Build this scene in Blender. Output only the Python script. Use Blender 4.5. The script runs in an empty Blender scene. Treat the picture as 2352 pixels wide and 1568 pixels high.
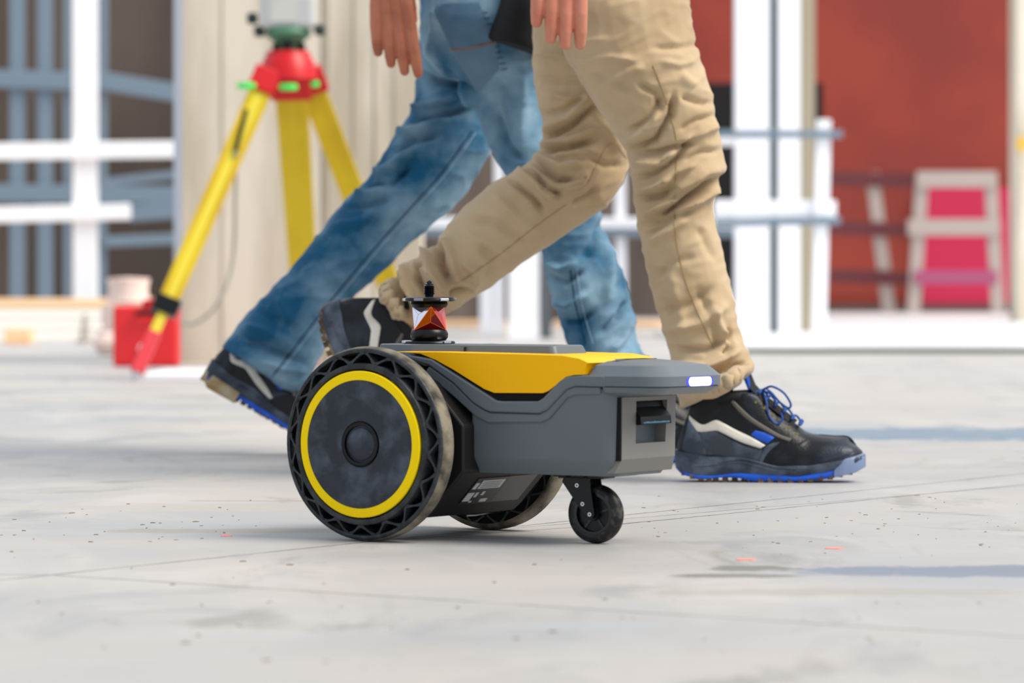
import bpy, bmesh, math, random
import numpy as np
from mathutils import Vector, Matrix, noise
from mathutils.bvhtree import BVHTree
random.seed(7)
S = bpy.context.scene
COL = S.collection
PI = math.pi
# ------------------------------------------------------------------ camera, light, exposure
F = 8820.0; CH = 0.333; HZ = 650.0
cd = bpy.data.cameras.new('camera'); cam = bpy.data.objects.new('camera', cd); COL.objects.link(cam)
cd.sensor_width = 36.0; cd.lens = 36.0 * F / 2352.0
cam.location = (0, 0, CH); cam.rotation_euler = (PI / 2, 0, 0)
cd.shift_y = -(784.0 - HZ) / 2352.0
cd.clip_start = 0.1; cd.clip_end = 300
cd.dof.use_dof = True; cd.dof.focus_distance = 5.4; cd.dof.aperture_fstop = 6.7
S.camera = cam
w = bpy.data.worlds.new('world'); S.world = w; w.use_nodes = True
bg = w.node_tree.nodes['Background']
bg.inputs[0].default_value = (0.80, 0.89, 1.0, 1); bg.inputs[1].default_value = 0.76
def sun(name, rot, energy, color, angle):
    l = bpy.data.lights.new(name, 'SUN'); l.energy = energy; l.color = color; l.angle = math.radians(angle)
    o = bpy.data.objects.new(name, l); COL.objects.link(o); o.rotation_euler = [math.radians(a) for a in rot]
    return o
sun('sun', (40, 0, 68), 3.5, (1.0, 0.93, 0.83), 30)
al = bpy.data.lights.new('back_fill_light', 'AREA'); al.shape = 'RECTANGLE'; al.size = 20; al.size_y = 18; al.energy = 800; al.color = (0.93, 0.96, 1.0)
alo = bpy.data.objects.new('back_fill_light', al); COL.objects.link(alo); alo.location = (0, 22, 8.5)  # overhead fill lamp added to brighten the far floor
S.view_settings.view_transform = 'Standard'; S.view_settings.look = 'None'
S.view_settings.gamma = 1.0; S.view_settings.use_curve_mapping = False
S.view_settings.exposure = 0.12
S.cycles.use_denoising = True
# ------------------------------------------------------------------ helpers
def at(px, py, Y):
    return Vector(((px - 1176.0) / F * Y, Y, CH - (py - HZ) / F * Y))
def ground(px, py):
    Y = F * CH / (py - HZ); return Vector(((px - 1176.0) / F * Y, Y, 0))
def lin(c):
    return tuple(((x / 12.92) if x <= .04045 else ((x + .055) / 1.055) ** 2.4) for x in [v / 255.0 for v in c]) + (1,)
MATS = {}
def mat(name, rgb, rough=0.6, metal=0.0, var=None, vscale=8.0, vstr=0.5, bump=0.0, bscale=60.0, emit=None, estr=0, trans=0, ior=1.45, coat=0, spec=0.5, stretch=None, thr=(0.4, 0.62), sheen=0):
    m = bpy.data.materials.new(name); m.use_nodes = True
    nt = m.node_tree; n = nt.nodes; L = nt.links
    b = n['Principled BSDF']
    b.inputs['Base Color'].default_value = lin(rgb); b.inputs['Roughness'].default_value = rough
    b.inputs['Metallic'].default_value = metal; b.inputs['Specular IOR Level'].default_value = spec
    b.inputs['Transmission Weight'].default_value = trans; b.inputs['IOR'].default_value = ior
    b.inputs['Coat Weight'].default_value = coat
    if sheen: b.inputs['Sheen Weight'].default_value = sheen
    tc = n.new('ShaderNodeTexCoord'); src = tc.outputs['Object']
    if stretch:
        mp = n.new('ShaderNodeMapping'); L.new(src, mp.inputs[0]); mp.inputs['Scale'].default_value = stretch; src = mp.outputs[0]
    if var:
        t = n.new('ShaderNodeTexNoise'); t.inputs['Scale'].default_value = vscale; t.inputs['Detail'].default_value = 6
        L.new(src, t.inputs['Vector'])
        r = n.new('ShaderNodeMapRange'); L.new(t.outputs['Fac'], r.inputs[0])
        r.inputs[1].default_value = thr[0]; r.inputs[2].default_value = thr[1]; r.inputs[4].default_value = vstr
        mx = n.new('ShaderNodeMix'); mx.data_type = 'RGBA'
        mx.inputs[6].default_value = lin(rgb); mx.inputs[7].default_value = lin(var)
        L.new(r.outputs[0], mx.inputs[0]); L.new(mx.outputs[2], b.inputs['Base Color'])
    if bump:
        t2 = n.new('ShaderNodeTexNoise'); t2.inputs['Scale'].default_value = bscale; t2.inputs['Detail'].default_value = 4
        L.new(src, t2.inputs['Vector'])
        bp = n.new('ShaderNodeBump'); bp.inputs['Strength'].default_value = bump; bp.inputs['Distance'].default_value = 0.002
        L.new(t2.outputs['Fac'], bp.inputs['Height']); L.new(bp.outputs[0], b.inputs['Normal'])
    if emit:
        b.inputs['Emission Color'].default_value = lin(emit); b.inputs['Emission Strength'].default_value = estr
    MATS[name] = m
    return m
def tag(o, label=None, cat=None, group=None, kind=None):
    if label: o['label'] = label
    if cat: o['category'] = cat
    if group: o['group'] = group
    if kind: o['kind'] = kind
    return o
def empty(name, loc=(0, 0, 0), rz=0, **k):
    o = bpy.data.objects.new(name, None); COL.objects.link(o); o.location = loc; o.rotation_euler = (0, 0, rz)
    o.empty_display_size = 0.05
    return tag(o, **k)
def smooth_me(me, ang=35):
    me.shade_smooth() if hasattr(me, 'shade_smooth') else None
    try: me.set_sharp_from_angle(angle=math.radians(ang))
    except Exception: pass
def link(name, me, m, parent=None, ang=35, smooth=True, bevel=0, bseg=2, label=None):
    o = bpy.data.objects.new(name, me); COL.objects.link(o)
    if parent is not None: o.parent = parent
    if m is not None and not me.materials: me.materials.append(m)
    if smooth: smooth_me(me, ang)
    if bevel:
        b = o.modifiers.new('bevel', 'BEVEL'); b.width = bevel; b.segments = bseg; b.limit_method = 'ANGLE'; b.angle_limit = math.radians(40)
        b.harden_normals = False
    if label: o['label'] = label
    return o
def obj(name, bm, m, parent=None, **k):
    bmesh.ops.recalc_face_normals(bm, faces=bm.faces)
    me = bpy.data.meshes.new(name); bm.to_mesh(me); bm.free()
    return link(name, me, m, parent, **k)
def box(bm, x0, x1, y0, y1, z0, z1, M=None):
    vs = [bm.verts.new(Vector(p)) for p in [(x0, y0, z0), (x1, y0, z0), (x1, y1, z0), (x0, y1, z0), (x0, y0, z1), (x1, y0, z1), (x1, y1, z1), (x0, y1, z1)]]
    if M is not None:
        for v in vs: v.co = M @ v.co
    for f in [(3, 2, 1, 0), (4, 5, 6, 7), (0, 1, 5, 4), (1, 2, 6, 5), (2, 3, 7, 6), (3, 0, 4, 7)]:
        bm.faces.new([vs[i] for i in f])
def rings(bm, R, cap0=True, cap1=True, closed=True):
    vv = [[bm.verts.new(p) for p in r] for r in R]
    n = len(R[0])
    for i in range(len(vv) - 1):
        for j in range(n if closed else n - 1):
            a, b = vv[i][j], vv[i][(j + 1) % n]; c, d = vv[i + 1][(j + 1) % n], vv[i + 1][j]
            try: bm.faces.new((a, b, c, d))
            except ValueError: pass
    if cap0: bm.faces.new(list(reversed(vv[0])))
    if cap1: bm.faces.new(vv[-1])
    return vv
def lathe(bm, prof, axis='z', seg=48, M=None, closed_prof=False):
    """prof: list of (r, h)."""
    R = []
    for r, h in prof:
        ring = []
        for k in range(seg):
            a = 2 * PI * k / seg
            p = Vector((r * math.cos(a), r * math.sin(a), h))
            if axis == 'y': p = Vector((p.x, p.z, p.y))
            if axis == 'x': p = Vector((p.z, p.x, p.y))
            ring.append(M @ p if M is not None else p)
        R.append(ring)
    if closed_prof: R.append(R[0])
    if closed_prof:
        vv = [[bm.verts.new(p) for p in r] for r in R[:-1]]
        n = seg; m = len(vv)
        for i in range(m):
            for j in range(n):
                bm.faces.new((vv[i][j], vv[i][(j + 1) % n], vv[(i + 1) % m][(j + 1) % n], vv[(i + 1) % m][j]))
    else:
        rings(bm, R)
def tube(bm, pts, r, seg=8, caps=True):
    pts = [Vector(p) for p in pts]
    rr = r if isinstance(r, (list, tuple)) else [r] * len(pts)
    R = []
    t0 = (pts[1] - pts[0]).normalized()
    nrm = t0.orthogonal().normalized()
    for i, p in enumerate(pts):
        t = (pts[min(i + 1, len(pts) - 1)] - pts[max(i - 1, 0)])
        t = t.normalized() if t.length > 1e-9 else t0
        nrm = (nrm - t * nrm.dot(t)).normalized(); b = t.cross(nrm)
        R.append([p + (nrm * math.cos(2 * PI * k / seg) + b * math.sin(2 * PI * k / seg)) * rr[i] for k in range(seg)])
    rings(bm, R, caps, caps)
def beam(bm, a, b, wd, th, up=Vector((0, 1, 0))):
    """box beam a->b; wd across, th along 'up'."""
    a = Vector(a); b = Vector(b); t = (b - a).normalized()
    u = (up - t * up.dot(t)).normalized(); s = t.cross(u)
    R = [[p + s * x * wd / 2 + u * y * th / 2 for x, y in ((-1, -1), (1, -1), (1, 1), (-1, 1))] for p in (a, b)]
    rings(bm, R)
def catmull(P, n):
    """P list of tuples; returns interpolated."""
    P = [np.array(p, float) for p in P]; out = []
    for i in range(len(P) - 1):
        p0 = P[max(i - 1, 0)]; p1 = P[i]; p2 = P[i + 1]; p3 = P[min(i + 2, len(P) - 1)]
        for k in range(n):
            t = k / n
            out.append(0.5 * ((2 * p1) + (-p0 + p2) * t + (2 * p0 - 5 * p1 + 4 * p2 - p3) * t * t + (-p0 + 3 * p1 - 3 * p2 + p3) * t ** 3))
    out.append(P[-1]); return out
def interp(x, xs, ys):
    return float(np.interp(x, xs, ys))
def remesh(bm, voxel, smooth_it=2, smooth_f=0.5):
    me = bpy.data.meshes.new('tmp'); bmesh.ops.recalc_face_normals(bm, faces=bm.faces); bm.to_mesh(me); bm.free()
    o = bpy.data.objects.new('tmp', me); COL.objects.link(o)
    r = o.modifiers.new('r', 'REMESH'); r.mode = 'VOXEL'; r.voxel_size = voxel
    if smooth_it:
        s = o.modifiers.new('s', 'SMOOTH'); s.factor = smooth_f; s.iterations = smooth_it
    dg = bpy.context.evaluated_depsgraph_get(); dg.update()
    m2 = bpy.data.meshes.new_from_object(o.evaluated_get(dg))
    bpy.data.objects.remove(o); bpy.data.meshes.remove(me)
    return m2
# ------------------------------------------------------------------ materials
M_yel = mat('yellow_rim', (255, 218, 4), 0.5, spec=0.15)
M_org = mat('orange_shell', (255, 188, 0), 0.45, spec=0.2, bump=0.05, bscale=900)
M_grey = mat('grey_plastic', (98, 106, 111), 0.40, bump=0.08, bscale=1500)
M_grey2 = mat('grey_plastic_lit_front', (126, 124, 120), 0.5, bump=0.08, bscale=1500)  # same plastic with the warm light on the front put into its colour
M_dgrey = mat('dark_grey_shadowed_plastic', (32, 30, 30), 0.5, spec=0.3, bump=0.08, bscale=1500)  # chassis colour darkened for the shadow between the wheels
M_blk = mat('black_plastic', (9, 9, 12), 0.35, spec=0.35)
M_blkm = mat('black_metal', (18, 20, 24), 0.3, metal=0.3)
M_seam = mat('seam_black', (6, 6, 7), 0.9)
M_rub = mat('tyre_rubber', (24, 28, 34), 0.5, var=(84, 88, 88), vscale=60, vstr=0.35, bump=0.3, bscale=300)
M_tread = mat('tyre_tread_dusty', (50, 47, 42), 0.8, var=(140, 132, 114), vscale=30, vstr=0.9, bump=0.3, bscale=300, thr=(0.35, 0.6))
M_hub = mat('hub_plastic_dusty', (34, 40, 50), 0.5, var=(92, 106, 122), vscale=34, vstr=0.6, bump=0.25, bscale=700, thr=(0.45, 0.75))
M_chrome = mat('bright_metal', (215, 218, 225), 0.22, metal=1.0)
M_lamp = mat('lamp_white', (240, 244, 255), 0.3, emit=(225, 232, 255), estr=4.0)
M_lampb = mat('lamp_blue_rim', (40, 50, 190), 0.3, emit=(60, 70, 255), estr=0.8)
M_cast = mat('caster_rubber', (7, 9, 14), 0.28, coat=0.3)
M_castd = mat('caster_tread_dusty', (10, 10, 12), 0.5, var=(110, 104, 94), vscale=90, vstr=0.5, thr=(.5, .7))
# ================================================================== STRUCTURE
def floor_material():
    m = bpy.data.materials.new('concrete_floor'); m.use_nodes = True
    nt = m.node_tree; n = nt.nodes; L = nt.links; b = n['Principled BSDF']
    geo = n.new('ShaderNodeNewGeometry')
    def mapping(sc, rz=0.0):
        q = n.new('ShaderNodeMapping'); q.inputs['Scale'].default_value = sc; q.inputs['Rotation'].default_value = (0, 0, rz)
        L.new(geo.outputs['Position'], q.inputs[0]); return q.outputs[0]
    def nz(vec, scale, detail=6, rough=0.55, dist=0.0):
        t = n.new('ShaderNodeTexNoise'); t.inputs['Scale'].default_value = scale; t.inputs['Detail'].default_value = detail
        t.inputs['Roughness'].default_value = rough; t.inputs['Distortion'].default_value = dist; L.new(vec, t.inputs['Vector']); return t.outputs['Fac']
    def rng(v, a, c, o0=0.0, o1=1.0):
        r = n.new('ShaderNodeMapRange'); L.new(v, r.inputs[0]); r.inputs[1].default_value = a; r.inputs[2].default_value = c
        r.inputs[3].default_value = o0; r.inputs[4].default_value = o1; return r.outputs[0]
    def mixc(f, c1, c2):
        x = n.new('ShaderNodeMix'); x.data_type = 'RGBA'
        if isinstance(f, float): x.inputs[0].default_value = f
        else: L.new(f, x.inputs[0])
        for i, c in ((6, c1), (7, c2)):
            if isinstance(c, tuple): x.inputs[i].default_value = c
            else: L.new(c, x.inputs[i])
        return x.outputs[2]
    def ma(op, a, c=None):
        q = n.new('ShaderNodeMath'); q.operation = op
        for i, v in ((0, a), (1, c)):
            if v is None: continue
            if isinstance(v, (int, float)): q.inputs[i].default_value = v
            else: L.new(v, q.inputs[i])
        return q.outputs[0]
    c = mixc(rng(nz(mapping((1, 1, 1)), 1.3), 0.35, 0.65), lin((180, 173, 166)), lin((162, 162, 163)))
    c = mixc(rng(nz(mapping((1, .45, 1)), 3.1, dist=.6), 0.5, 0.72, 0, .6), c, lin((196, 190, 184)))
    c = mixc(rng(nz(mapping((1, .35, 1), .15), 4.7, 8, .6, .8), 0.55, 0.68, 0, .6), c, lin((138, 141, 142)))
    c = mixc(rng(nz(mapping((1, .5, 1), -.2), 2.2, 9, .68, 1.2), 0.58, 0.65, 0, .5), c, lin((126, 121, 110)))
    c = mixc(rng(nz(mapping((1, .6, 1)), 55, 5, .6), 0.70, 0.78, 0, .5), c, lin((120, 112, 100)))
    sep = n.new('ShaderNodeSeparateXYZ'); L.new(geo.outputs['Position'], sep.inputs[0])
    wob = ma('MULTIPLY', ma('SUBTRACT', nz(mapping((1, 1, 1)), 9), .5), .012)
    fac_lines = None
    lines = [((0, 1332), (855, 1243), -1.2, 1.2, .0016), ((855, 1243), (1430, 1203), -.185, .16, .0014), ((1430, 1203), (2352, 1112), .14, 3, .0018),
             ((1160, 1214), (2100, 1136), -.05, 3, .0012), ((120, 1320), (2352, 1462), -.52, 3, .0016), ((-400, 1314), (120, 1320), -3, -.52, .0016),
             ((980, 1231), (1155, 1238), -.12, -.0, .0011)]
    for p, q, x0, x1, wd in lines:
        A = ground(*p); B = ground(*q); d = (B - A).normalized(); nn = Vector((-d.y, d.x)); k = nn.x * A.x + nn.y * A.y
        v = ma('ADD', ma('MULTIPLY', sep.outputs[0], nn.x), ma('MULTIPLY', sep.outputs[1], nn.y))
        v = ma('ABSOLUTE', ma('SUBTRACT', ma('ADD', v, wob), k))
        f = rng(v, wd * .8, wd * 2.4, 1, 0)
        f = ma('MULTIPLY', f, ma('MULTIPLY', ma('GREATER_THAN', sep.outputs[0], x0), ma('LESS_THAN', sep.outputs[0], x1)))
        fac_lines = f if fac_lines is None else ma('MAXIMUM', fac_lines, f)
    fac_lines = ma('MULTIPLY', fac_lines, rng(nz(mapping((1, 1, 1)), 14), .35, .6, .6, 1.0))
    c = mixc(fac_lines, c, lin((48, 46, 48)))
    # stains with their own shape: ellipses broken by noise
    for (px, py, rx, ry, col, s) in [(2250, 1312, .26, .10, (118, 126, 140), .9), (1745, 1305, .06, .06, (106, 104, 92), .8), (1690, 1322, .09, .035, (110, 108, 96), .8),
                                     (1950, 1360, .22, .06, (160, 154, 142), .6), (1350, 1437, .08, .05, (165, 168, 170), .7), (2150, 996, .75, .42, (112, 130, 146), .95),
                                     (1640, 1245, .07, .05, (150, 152, 150), .6), (540, 1218, .2, .06, (150, 140, 126), .7), (250, 1480, .3, .06, (172, 168, 160), .6), (560, 1165, .35, .12, (175, 168, 158), .7),
                                     (1560, 1385, .3, .03, (170, 172, 174), .5), (760, 1150, .3, .03, (150, 140, 125), .5), (1900, 1268, .1, .035, (165, 165, 166), .5)]:
        g = ground(px, py)
        dx = ma('DIVIDE', ma('SUBTRACT', sep.outputs[0], g.x), rx); dy = ma('DIVIDE', ma('SUBTRACT', sep.outputs[1], g.y), ry)
        r = ma('ADD', ma('MULTIPLY', dx, dx), ma('MULTIPLY', dy, dy))
        r = ma('ADD', r, ma('MULTIPLY', ma('SUBTRACT', nz(mapping((1, .5, 1)), 11, 7, .65, .5), .5), 3.2))
        c = mixc(rng(r, .45, .95, s, 0), c, lin(col))
    L.new(c, b.inputs['Base Color'])
    L.new(rng(nz(mapping((1, 1, 1)), 2.5), .3, .7, .42, .62), b.inputs['Roughness'])
    b.inputs['Specular IOR Level'].default_value = .28
    bp = n.new('ShaderNodeBump'); bp.inputs['Strength'].default_value = .15; bp.inputs['Distance'].default_value = .002
    L.new(nz(mapping((1, 1, 1)), 60, 6), bp.inputs['Height']); L.new(bp.outputs[0], b.inputs['Normal'])
    return m
bm = bmesh.new(); box(bm, -40, 40, -12, 60, -0.2, 0)
floor = tag(obj('floor', bm, floor_material(), smooth=False), kind='structure')
M_slabw = mat('bright_screed', (236, 236, 238), 0.35, var=(214, 214, 216), vscale=1.5, vstr=0.6)
M_concrete = mat('beige_concrete', (228, 216, 198), 0.85, var=(182, 170, 148), vscale=2.2, vstr=0.8, bump=0.4, bscale=30, stretch=(1.8, 1.8, 0.35))
M_steelstrip = mat('grey_steel_angle', (176, 184, 196), 0.4, metal=0.2)
M_red = mat('red_brown_wall', (158, 62, 48), 0.7, var=(122, 46, 38), vscale=.6, vstr=0.6)
M_mag = mat('magenta_panel', (200, 36, 80), 0.5)
M_white = mat('white_paint', (246, 246, 250), 0.5)
M_brownw = mat('brown_dark_wall', (92, 80, 72), 0.9, var=(66, 56, 50), vscale=1.0, vstr=0.8, stretch=(1, 1, .3))
M_blackw = mat('black_void_board', (20, 16, 18), 0.9)
M_bluebar = mat('blue_grey_steel', (118, 134, 148), 0.45, metal=0.15)
M_ply = mat('pale_timber', (250, 214, 172), 0.6, var=(240, 180, 120), vscale=2, vstr=.7, stretch=(.4, 1, 4))
M_cream = mat('cream_board', (255, 250, 240), 0.6)
M_galv = mat('galvanised_tube', (186, 172, 164), 0.45, metal=0.1)
M_darkredrail = mat('dark_red_rail', (104, 48, 52), 0.6)
# raised bright floor at the back
def bxw(name, x0, x1, y0, y1, z0, z1, m, parent=None, bevel=0, **k):
    bm = bmesh.new(); box(bm, x0, x1, y0, y1, z0, z1)
    o = obj(name, bm, m, parent, smooth=False, bevel=bevel); tag(o, **k); return o
def bxp(name, px0, px1, py0, py1, Y, dep, m, parent=None, ztop=None, zbot=None, bevel=0, **k):
    a = at(px0, py1, Y); c = at(px1, py0, Y)
    return bxw(name, a.x, c.x, Y, Y + dep, a.z if zbot is None else zbot, c.z if ztop is None else ztop, m, parent, bevel=bevel, **k)
rf = bxw('raised_floor', 0.95, 40, 18.2, 45, 0.0, 0.03, M_slabw, kind='structure')
bxw('floor_edge', 0.95, 40, 18.17, 18.2, 0.0, 0.024, mat('edge_grey_green', (104, 110, 96), .8), rf)
# back walls
bxw('wall_back', -40, -0.9, 34.5, 34.7, 0, 5, M_brownw, kind='structure')
bxw('wall_centre', -0.9, 1.45, 33.5, 33.7, 0, 5, mat('grey_brown_wall', (120, 106, 96), 0.9, var=(80, 68, 62), vscale=1.2, vstr=.9, stretch=(2, 1, .3)), kind='structure')
rw = bxw('wall_red', 1.4, 40, 40, 40.2, 0.03, 5, M_red, kind='structure')
bxp('lower_panel', 2120, 2338, 430, 712, 39.9, 0.08, M_mag, rw, label='bright magenta lower wall panel')
bxw('wall_base_shadow', 1.4, 40, 39.85, 40, 0.03, 0.11, mat('base_shadow_paint', (86, 74, 70), .8), kind='structure')  # shadow along the wall foot, built as a dark strip
bxp('wall_right', 2338, 2700, 0, 700, 30, 0.5, M_concrete, zbot=0.03, ztop=5, kind='structure')
bxp('wall_black', 1600, 1890, 190, 745, 32.5, 0.3, M_blackw, zbot=0.03, kind='structure')
# concrete pillar
py_ = 15.9
pil = bxp('concrete_pillar', 416, 966, 0, 835, py_, 0.6, M_concrete, zbot=0, ztop=4.0, kind='structure')
bxp('corner_angle', 399, 418, 0, 835, py_ - .005, 0.6, M_steelstrip, pil, zbot=0, ztop=4.0)
bmj = bmesh.new()
for x, wd in ((742, 5), (752, 2), (860, 3), (905, 2), (510, 1.5), (812, 1.5)):
    a = at(x, 0, py_ - .002); box(bmj, a.x - wd / 1100, a.x + wd / 1100, py_ - .004, py_, 0, 4)
obj('board_mark', bmj, mat('form_line', (150, 138, 116), .9), pil, smooth=False)
# two white columns right
for (x0, x1, lab) in ((1690, 1768, 'broad white column, left one of the pair before the red wall'), (1788, 1838, 'slim white column beside the broad white one')):
    r = bxp('white_column', x0, x1, 0, 765, 23.5, 0.2, M_white, zbot=0.03, ztop=4.2, label=lab, cat='column', group='white columns before the red wall')
bxp('dark_strip', 1769, 1786, 0, 755, 23.6, 0.1, mat('grey_green_gap', (92, 110, 112), .5), zbot=0.03, ztop=4.2, label='dark grey-green strip added for the gap between two white columns', cat='post')  # strip added to stand in for the dark gap between the columns
bxp('concrete_post', 1840, 1872, 0, 757, 24.0, 0.3, mat('olive_concrete', (168, 156, 134), .8), zbot=0.03, ztop=4.2, label='narrow beige concrete post right of the slim white column', cat='post')
bxp('white_column', 1168, 1238, 540, 772, 23.0, 0.25, M_white, zbot=0.0, ztop=4.0, label='white square column standing between the two walkers legs', cat='column')
bxp('dark_strip', 1240, 1268, 540, 768, 23.1, 0.12, mat('dark_grey_side', (84, 88, 92), .5), zbot=0.0, ztop=3.0, label='dark grey strip added for the dark side of the central white column', cat='post')  # strip added to stand in for the column's dark side
# railings -----------------------------------------------------------
def railing(name, label, posts, rails, Y, group=None, mp=M_white):
    r = empty(name, (at(posts[0][0], 650, Y).x, Y, 0), label=label, cat='railing', group=group)
    ox = r.location
    for p in posts:
        xa, ya, xb, yb, wd = p[:5]
        m = p[5] if len(p) > 5 else mp
        bm = bmesh.new(); A = at(xa, ya, Y) - ox; B = at(xb, yb, Y) - ox
        if p[3] > 9000: B = Vector((A.x + (at(xb, 0, Y) - at(xa, 0, Y)).x, 0, 0.0))
        beam(bm, A, B, wd, 0.06); obj('post', bm, m, r, smooth=False, bevel=.006)
    for p in rails:
        xa, ya, xb, yb, wd = p[:5]; m = p[5] if len(p) > 5 else mp; dz = p[6] if len(p) > 6 else -.05
        bm = bmesh.new(); A = at(xa, ya, Y + dz) - ox; B = at(xb, yb, Y + dz) - ox
        beam(bm, A, B, wd, 0.04); obj('rail', bm, m, r, smooth=False, bevel=.006)
    return r
railing('white_railing', 'white guard railing with broad post in front of the left opening', [(195, -400, 197, 9999, .155)],
        [(-300, 352, 416, 343, .105), (-300, 500, 300, 486, .1)], 24.0)
railing('steel_railing', 'blue-grey steel frame behind the white railing, left opening', [(40, -400, 40, 9999, .11), (104, -400, 104, 9999, .11), (155, -400, 155, 9999, .05), (240, -400, 236, 9999, .05)],
        [(-300, 170, 200, 188, .13), (200, 180, 415, 215, .13), (-300, 440, 420, 448, .13), (230, 420, 415, 400, .06), (300, 490, 415, 482, .12), (240, 555, 415, 548, .08)], 28.0, mp=M_bluebar)
railing('white_railing', 'white railing with thin posts behind the walkers legs', [(1146, 300, 1146, 9999, .06), (1422, 250, 1428, 9999, .07), (1118, 560, 1118, 9999, .09)],
        [(960, 512, 1700, 512, .07), (960, 535, 1700, 536, .05, M_bluebar), (1640, 318, 1700, 318, .09)], 25.0)
railing('white_railing', 'white railing post and grey rails in front of the white columns', [(1892, 275, 1880, 9999, .085)],
        [(1640, 478, 1920, 480, .1, M_white, .02), (1640, 308, 1935, 308, .045, M_bluebar), (1640, 512, 1930, 506, .05, M_bluebar)], 23.0)
railing('crowd_barrier', 'grey tube barrier in front of the magenta panel', [(2118, 405, 2098, 721, .13), (2275, 405, 2292, 721, .13)],
        [(2105, 412, 2290, 412, .16), (2085, 522, 2298, 522, .16), (2100, 637, 2290, 637, .13, mat('mauve_rail', (170, 84, 120), .6))], 38.0, mp=M_galv)
railing('dark_railing', 'dark red rails with one slanted pale post before the red wall', [(2003, 395, 2042, 720.5, .13, M_galv)],
        [(1905, 410, 2105, 414, .14), (1905, 522, 2105, 530, .14), (1905, 633, 2105, 640, .14)], 38.4, mp=M_darkredrail)
bxp('yellow_sign', 2336, 2360, 315, 345, 29.9, .04, mat('yellow_sign', (225, 180, 60), .5), label='small yellow plate on the beige wall at the right edge', cat='sign')
# timber and boards on the left
def stack(name, label, px0, px1, py0, py1, Y, dep, m, n, cat='timber'):
    a = at(px0, py1, Y); c = at(px1, py0, Y); h = (c.z) / n
    r = empty(name, ((a.x + c.x) / 2, Y, 0), label=label, cat=cat)
    for i in range(n):
        bm = bmesh.new(); wv = random.uniform(-.03, .03)
        box(bm, a.x - r.location.x + wv, c.x - r.location.x + wv, 0, dep, i * h, (i + 1) * h - .006)
        obj('plank', bm, m if i < n - 1 else M_ply, r, smooth=False, bevel=.003)
    return r
stack('timber_stack', 'low stack of pale timber under the left railing', -200, 335, 684, 775, 22.5, .8, M_cream, 4)
stack('board_stack', 'low pale boards at the foot of the central column', 1010, 1165, 735, 768, 25.2, .6, M_cream, 2)
stack('board_stack', 'low pale boards right of the central dark strip', 1275, 1560, 735, 768, 25.2, .6, M_cream, 2)
bm = bmesh.new()
A = at(195, 782, 21.5); A.z = 0
lathe(bm, [(.05, 0), (.05, .02), (.028, .03), (.012, .16), (0.004, .165)], seg=16)
o = obj('marker_cone', bm, mat('grey_cone', (170, 160, 150), .7)); o.location = A
tag(o, 'small grey cone in front of the pale timber stack', 'cone')
bm = bmesh.new(); box(bm, -.07, .07, -.1, .1, 0, .09); o = obj('timber_block', bm, M_ply, smooth=False, bevel=.004); o.location = ground(45, 790)
tag(o, 'orange-brown timber offcut in front of the timber stack', 'timber')
bm = bmesh.new()
for k in range(3):
    M = Matrix.Translation((.02 * k, 0, .06 + .12 * k)) @ Matrix.Rotation(.3 * k, 4, 'Z')
    lathe(bm, [(0.001, -.06), (.1, -.055), (.13 - .02 * k, 0), (.1, .055), (0.001, .06)], seg=14, M=M)
o = obj('cement_bags', bm, mat('pale_pink_sack', (250, 222, 210), .8)); o.location = at(275, 900, 17.8); o.location.z = 0
tag(o, 'pale pink sacks heaped behind the red box', 'sack')
# ================================================================== TRIPOD WITH INSTRUMENT
M_ty = mat('tripod_yellow', (214, 184, 8), 0.4, var=(190, 150, 0), vscale=3, vstr=.6)
M_typ = mat('tripod_yellow_pale', (226, 206, 60), 0.4)
M_tr = mat('tripod_red', (205, 12, 22), 0.4)
M_green = mat('neon_green', (60, 235, 100), 0.4)
TY = 13.4
tc = at(662, 150, TY); tc0 = Vector((tc.x, TY, 0))
tri = empty('survey_tripod', tc0, label='yellow wooden survey tripod with red head beside the concrete pillar', cat='tripod')
bm = bmesh.new()
zt = at(662, 118, TY).z; zb = at(662, 188, TY).z
lathe(bm, [(.05, zt - .004), (.075, zt), (.08, zt - .02), (.088, zt - .03), (.1, zb + .03), (.105, zb + .008), (.05, zb)], seg=24)
obj('tripod_head', bm, M_tr, tri)
legs = [((612, 178, TY - .08), (305, 876, 12.95), .036), ((668, 190, TY - .02), (712, 0, 14.0), .052), ((708, 180, TY + .05), (975, 0, 13.9), .042)]
for i, (a, b, hw) in enumerate(legs):
    A = at(*a) - tc0
    B = at(b[0], 650, b[2]) - tc0; B.z = 0.0
    t = (B - A); K = A + t * .73
    # brackets
    bm = bmesh.new(); beam(bm, A - t * .025 , A + t * .05, hw * 2.7, .05); lg = obj('hinge_bracket', bm, M_tr, tri, smooth=False, bevel=.006)
    side = t.normalized().cross(Vector((0, 1, 0))).normalized()
    for s in (-1, 1):
        bm = bmesh.new(); beam(bm, A + side * s * hw * .78 + t * .0, K + t * .04 + side * s * hw * .62, hw * .62, .028)
        obj('leg_rail', bm, M_ty, tri, smooth=False, bevel=.003)
    bm = bmesh.new(); beam(bm, A + t * .03, B - t * .06, hw * .95, .024)
    obj('leg', bm, M_typ if i == 0 else M_ty, tri, smooth=False, bevel=.003)
    bm = bmesh.new(); beam(bm, K, K + t * .05, hw * 2.5, .05); obj('leg_clamp', bm, M_blk, tri, smooth=False, bevel=.004)
    bm = bmesh.new(); beam(bm, B - t * .16, B - t * .03, hw * 1.3, .035); obj('foot_shoe', bm, mat('pink_red_%d' % i, (220, 60, 70), .5), tri, smooth=False, bevel=.004)
    bm = bmesh.new(); tube(bm, [B - t * .03, B + Vector((0, 0, .0))], [.014, .003], 8); obj('foot_spike', bm, M_chrome, tri)
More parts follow.
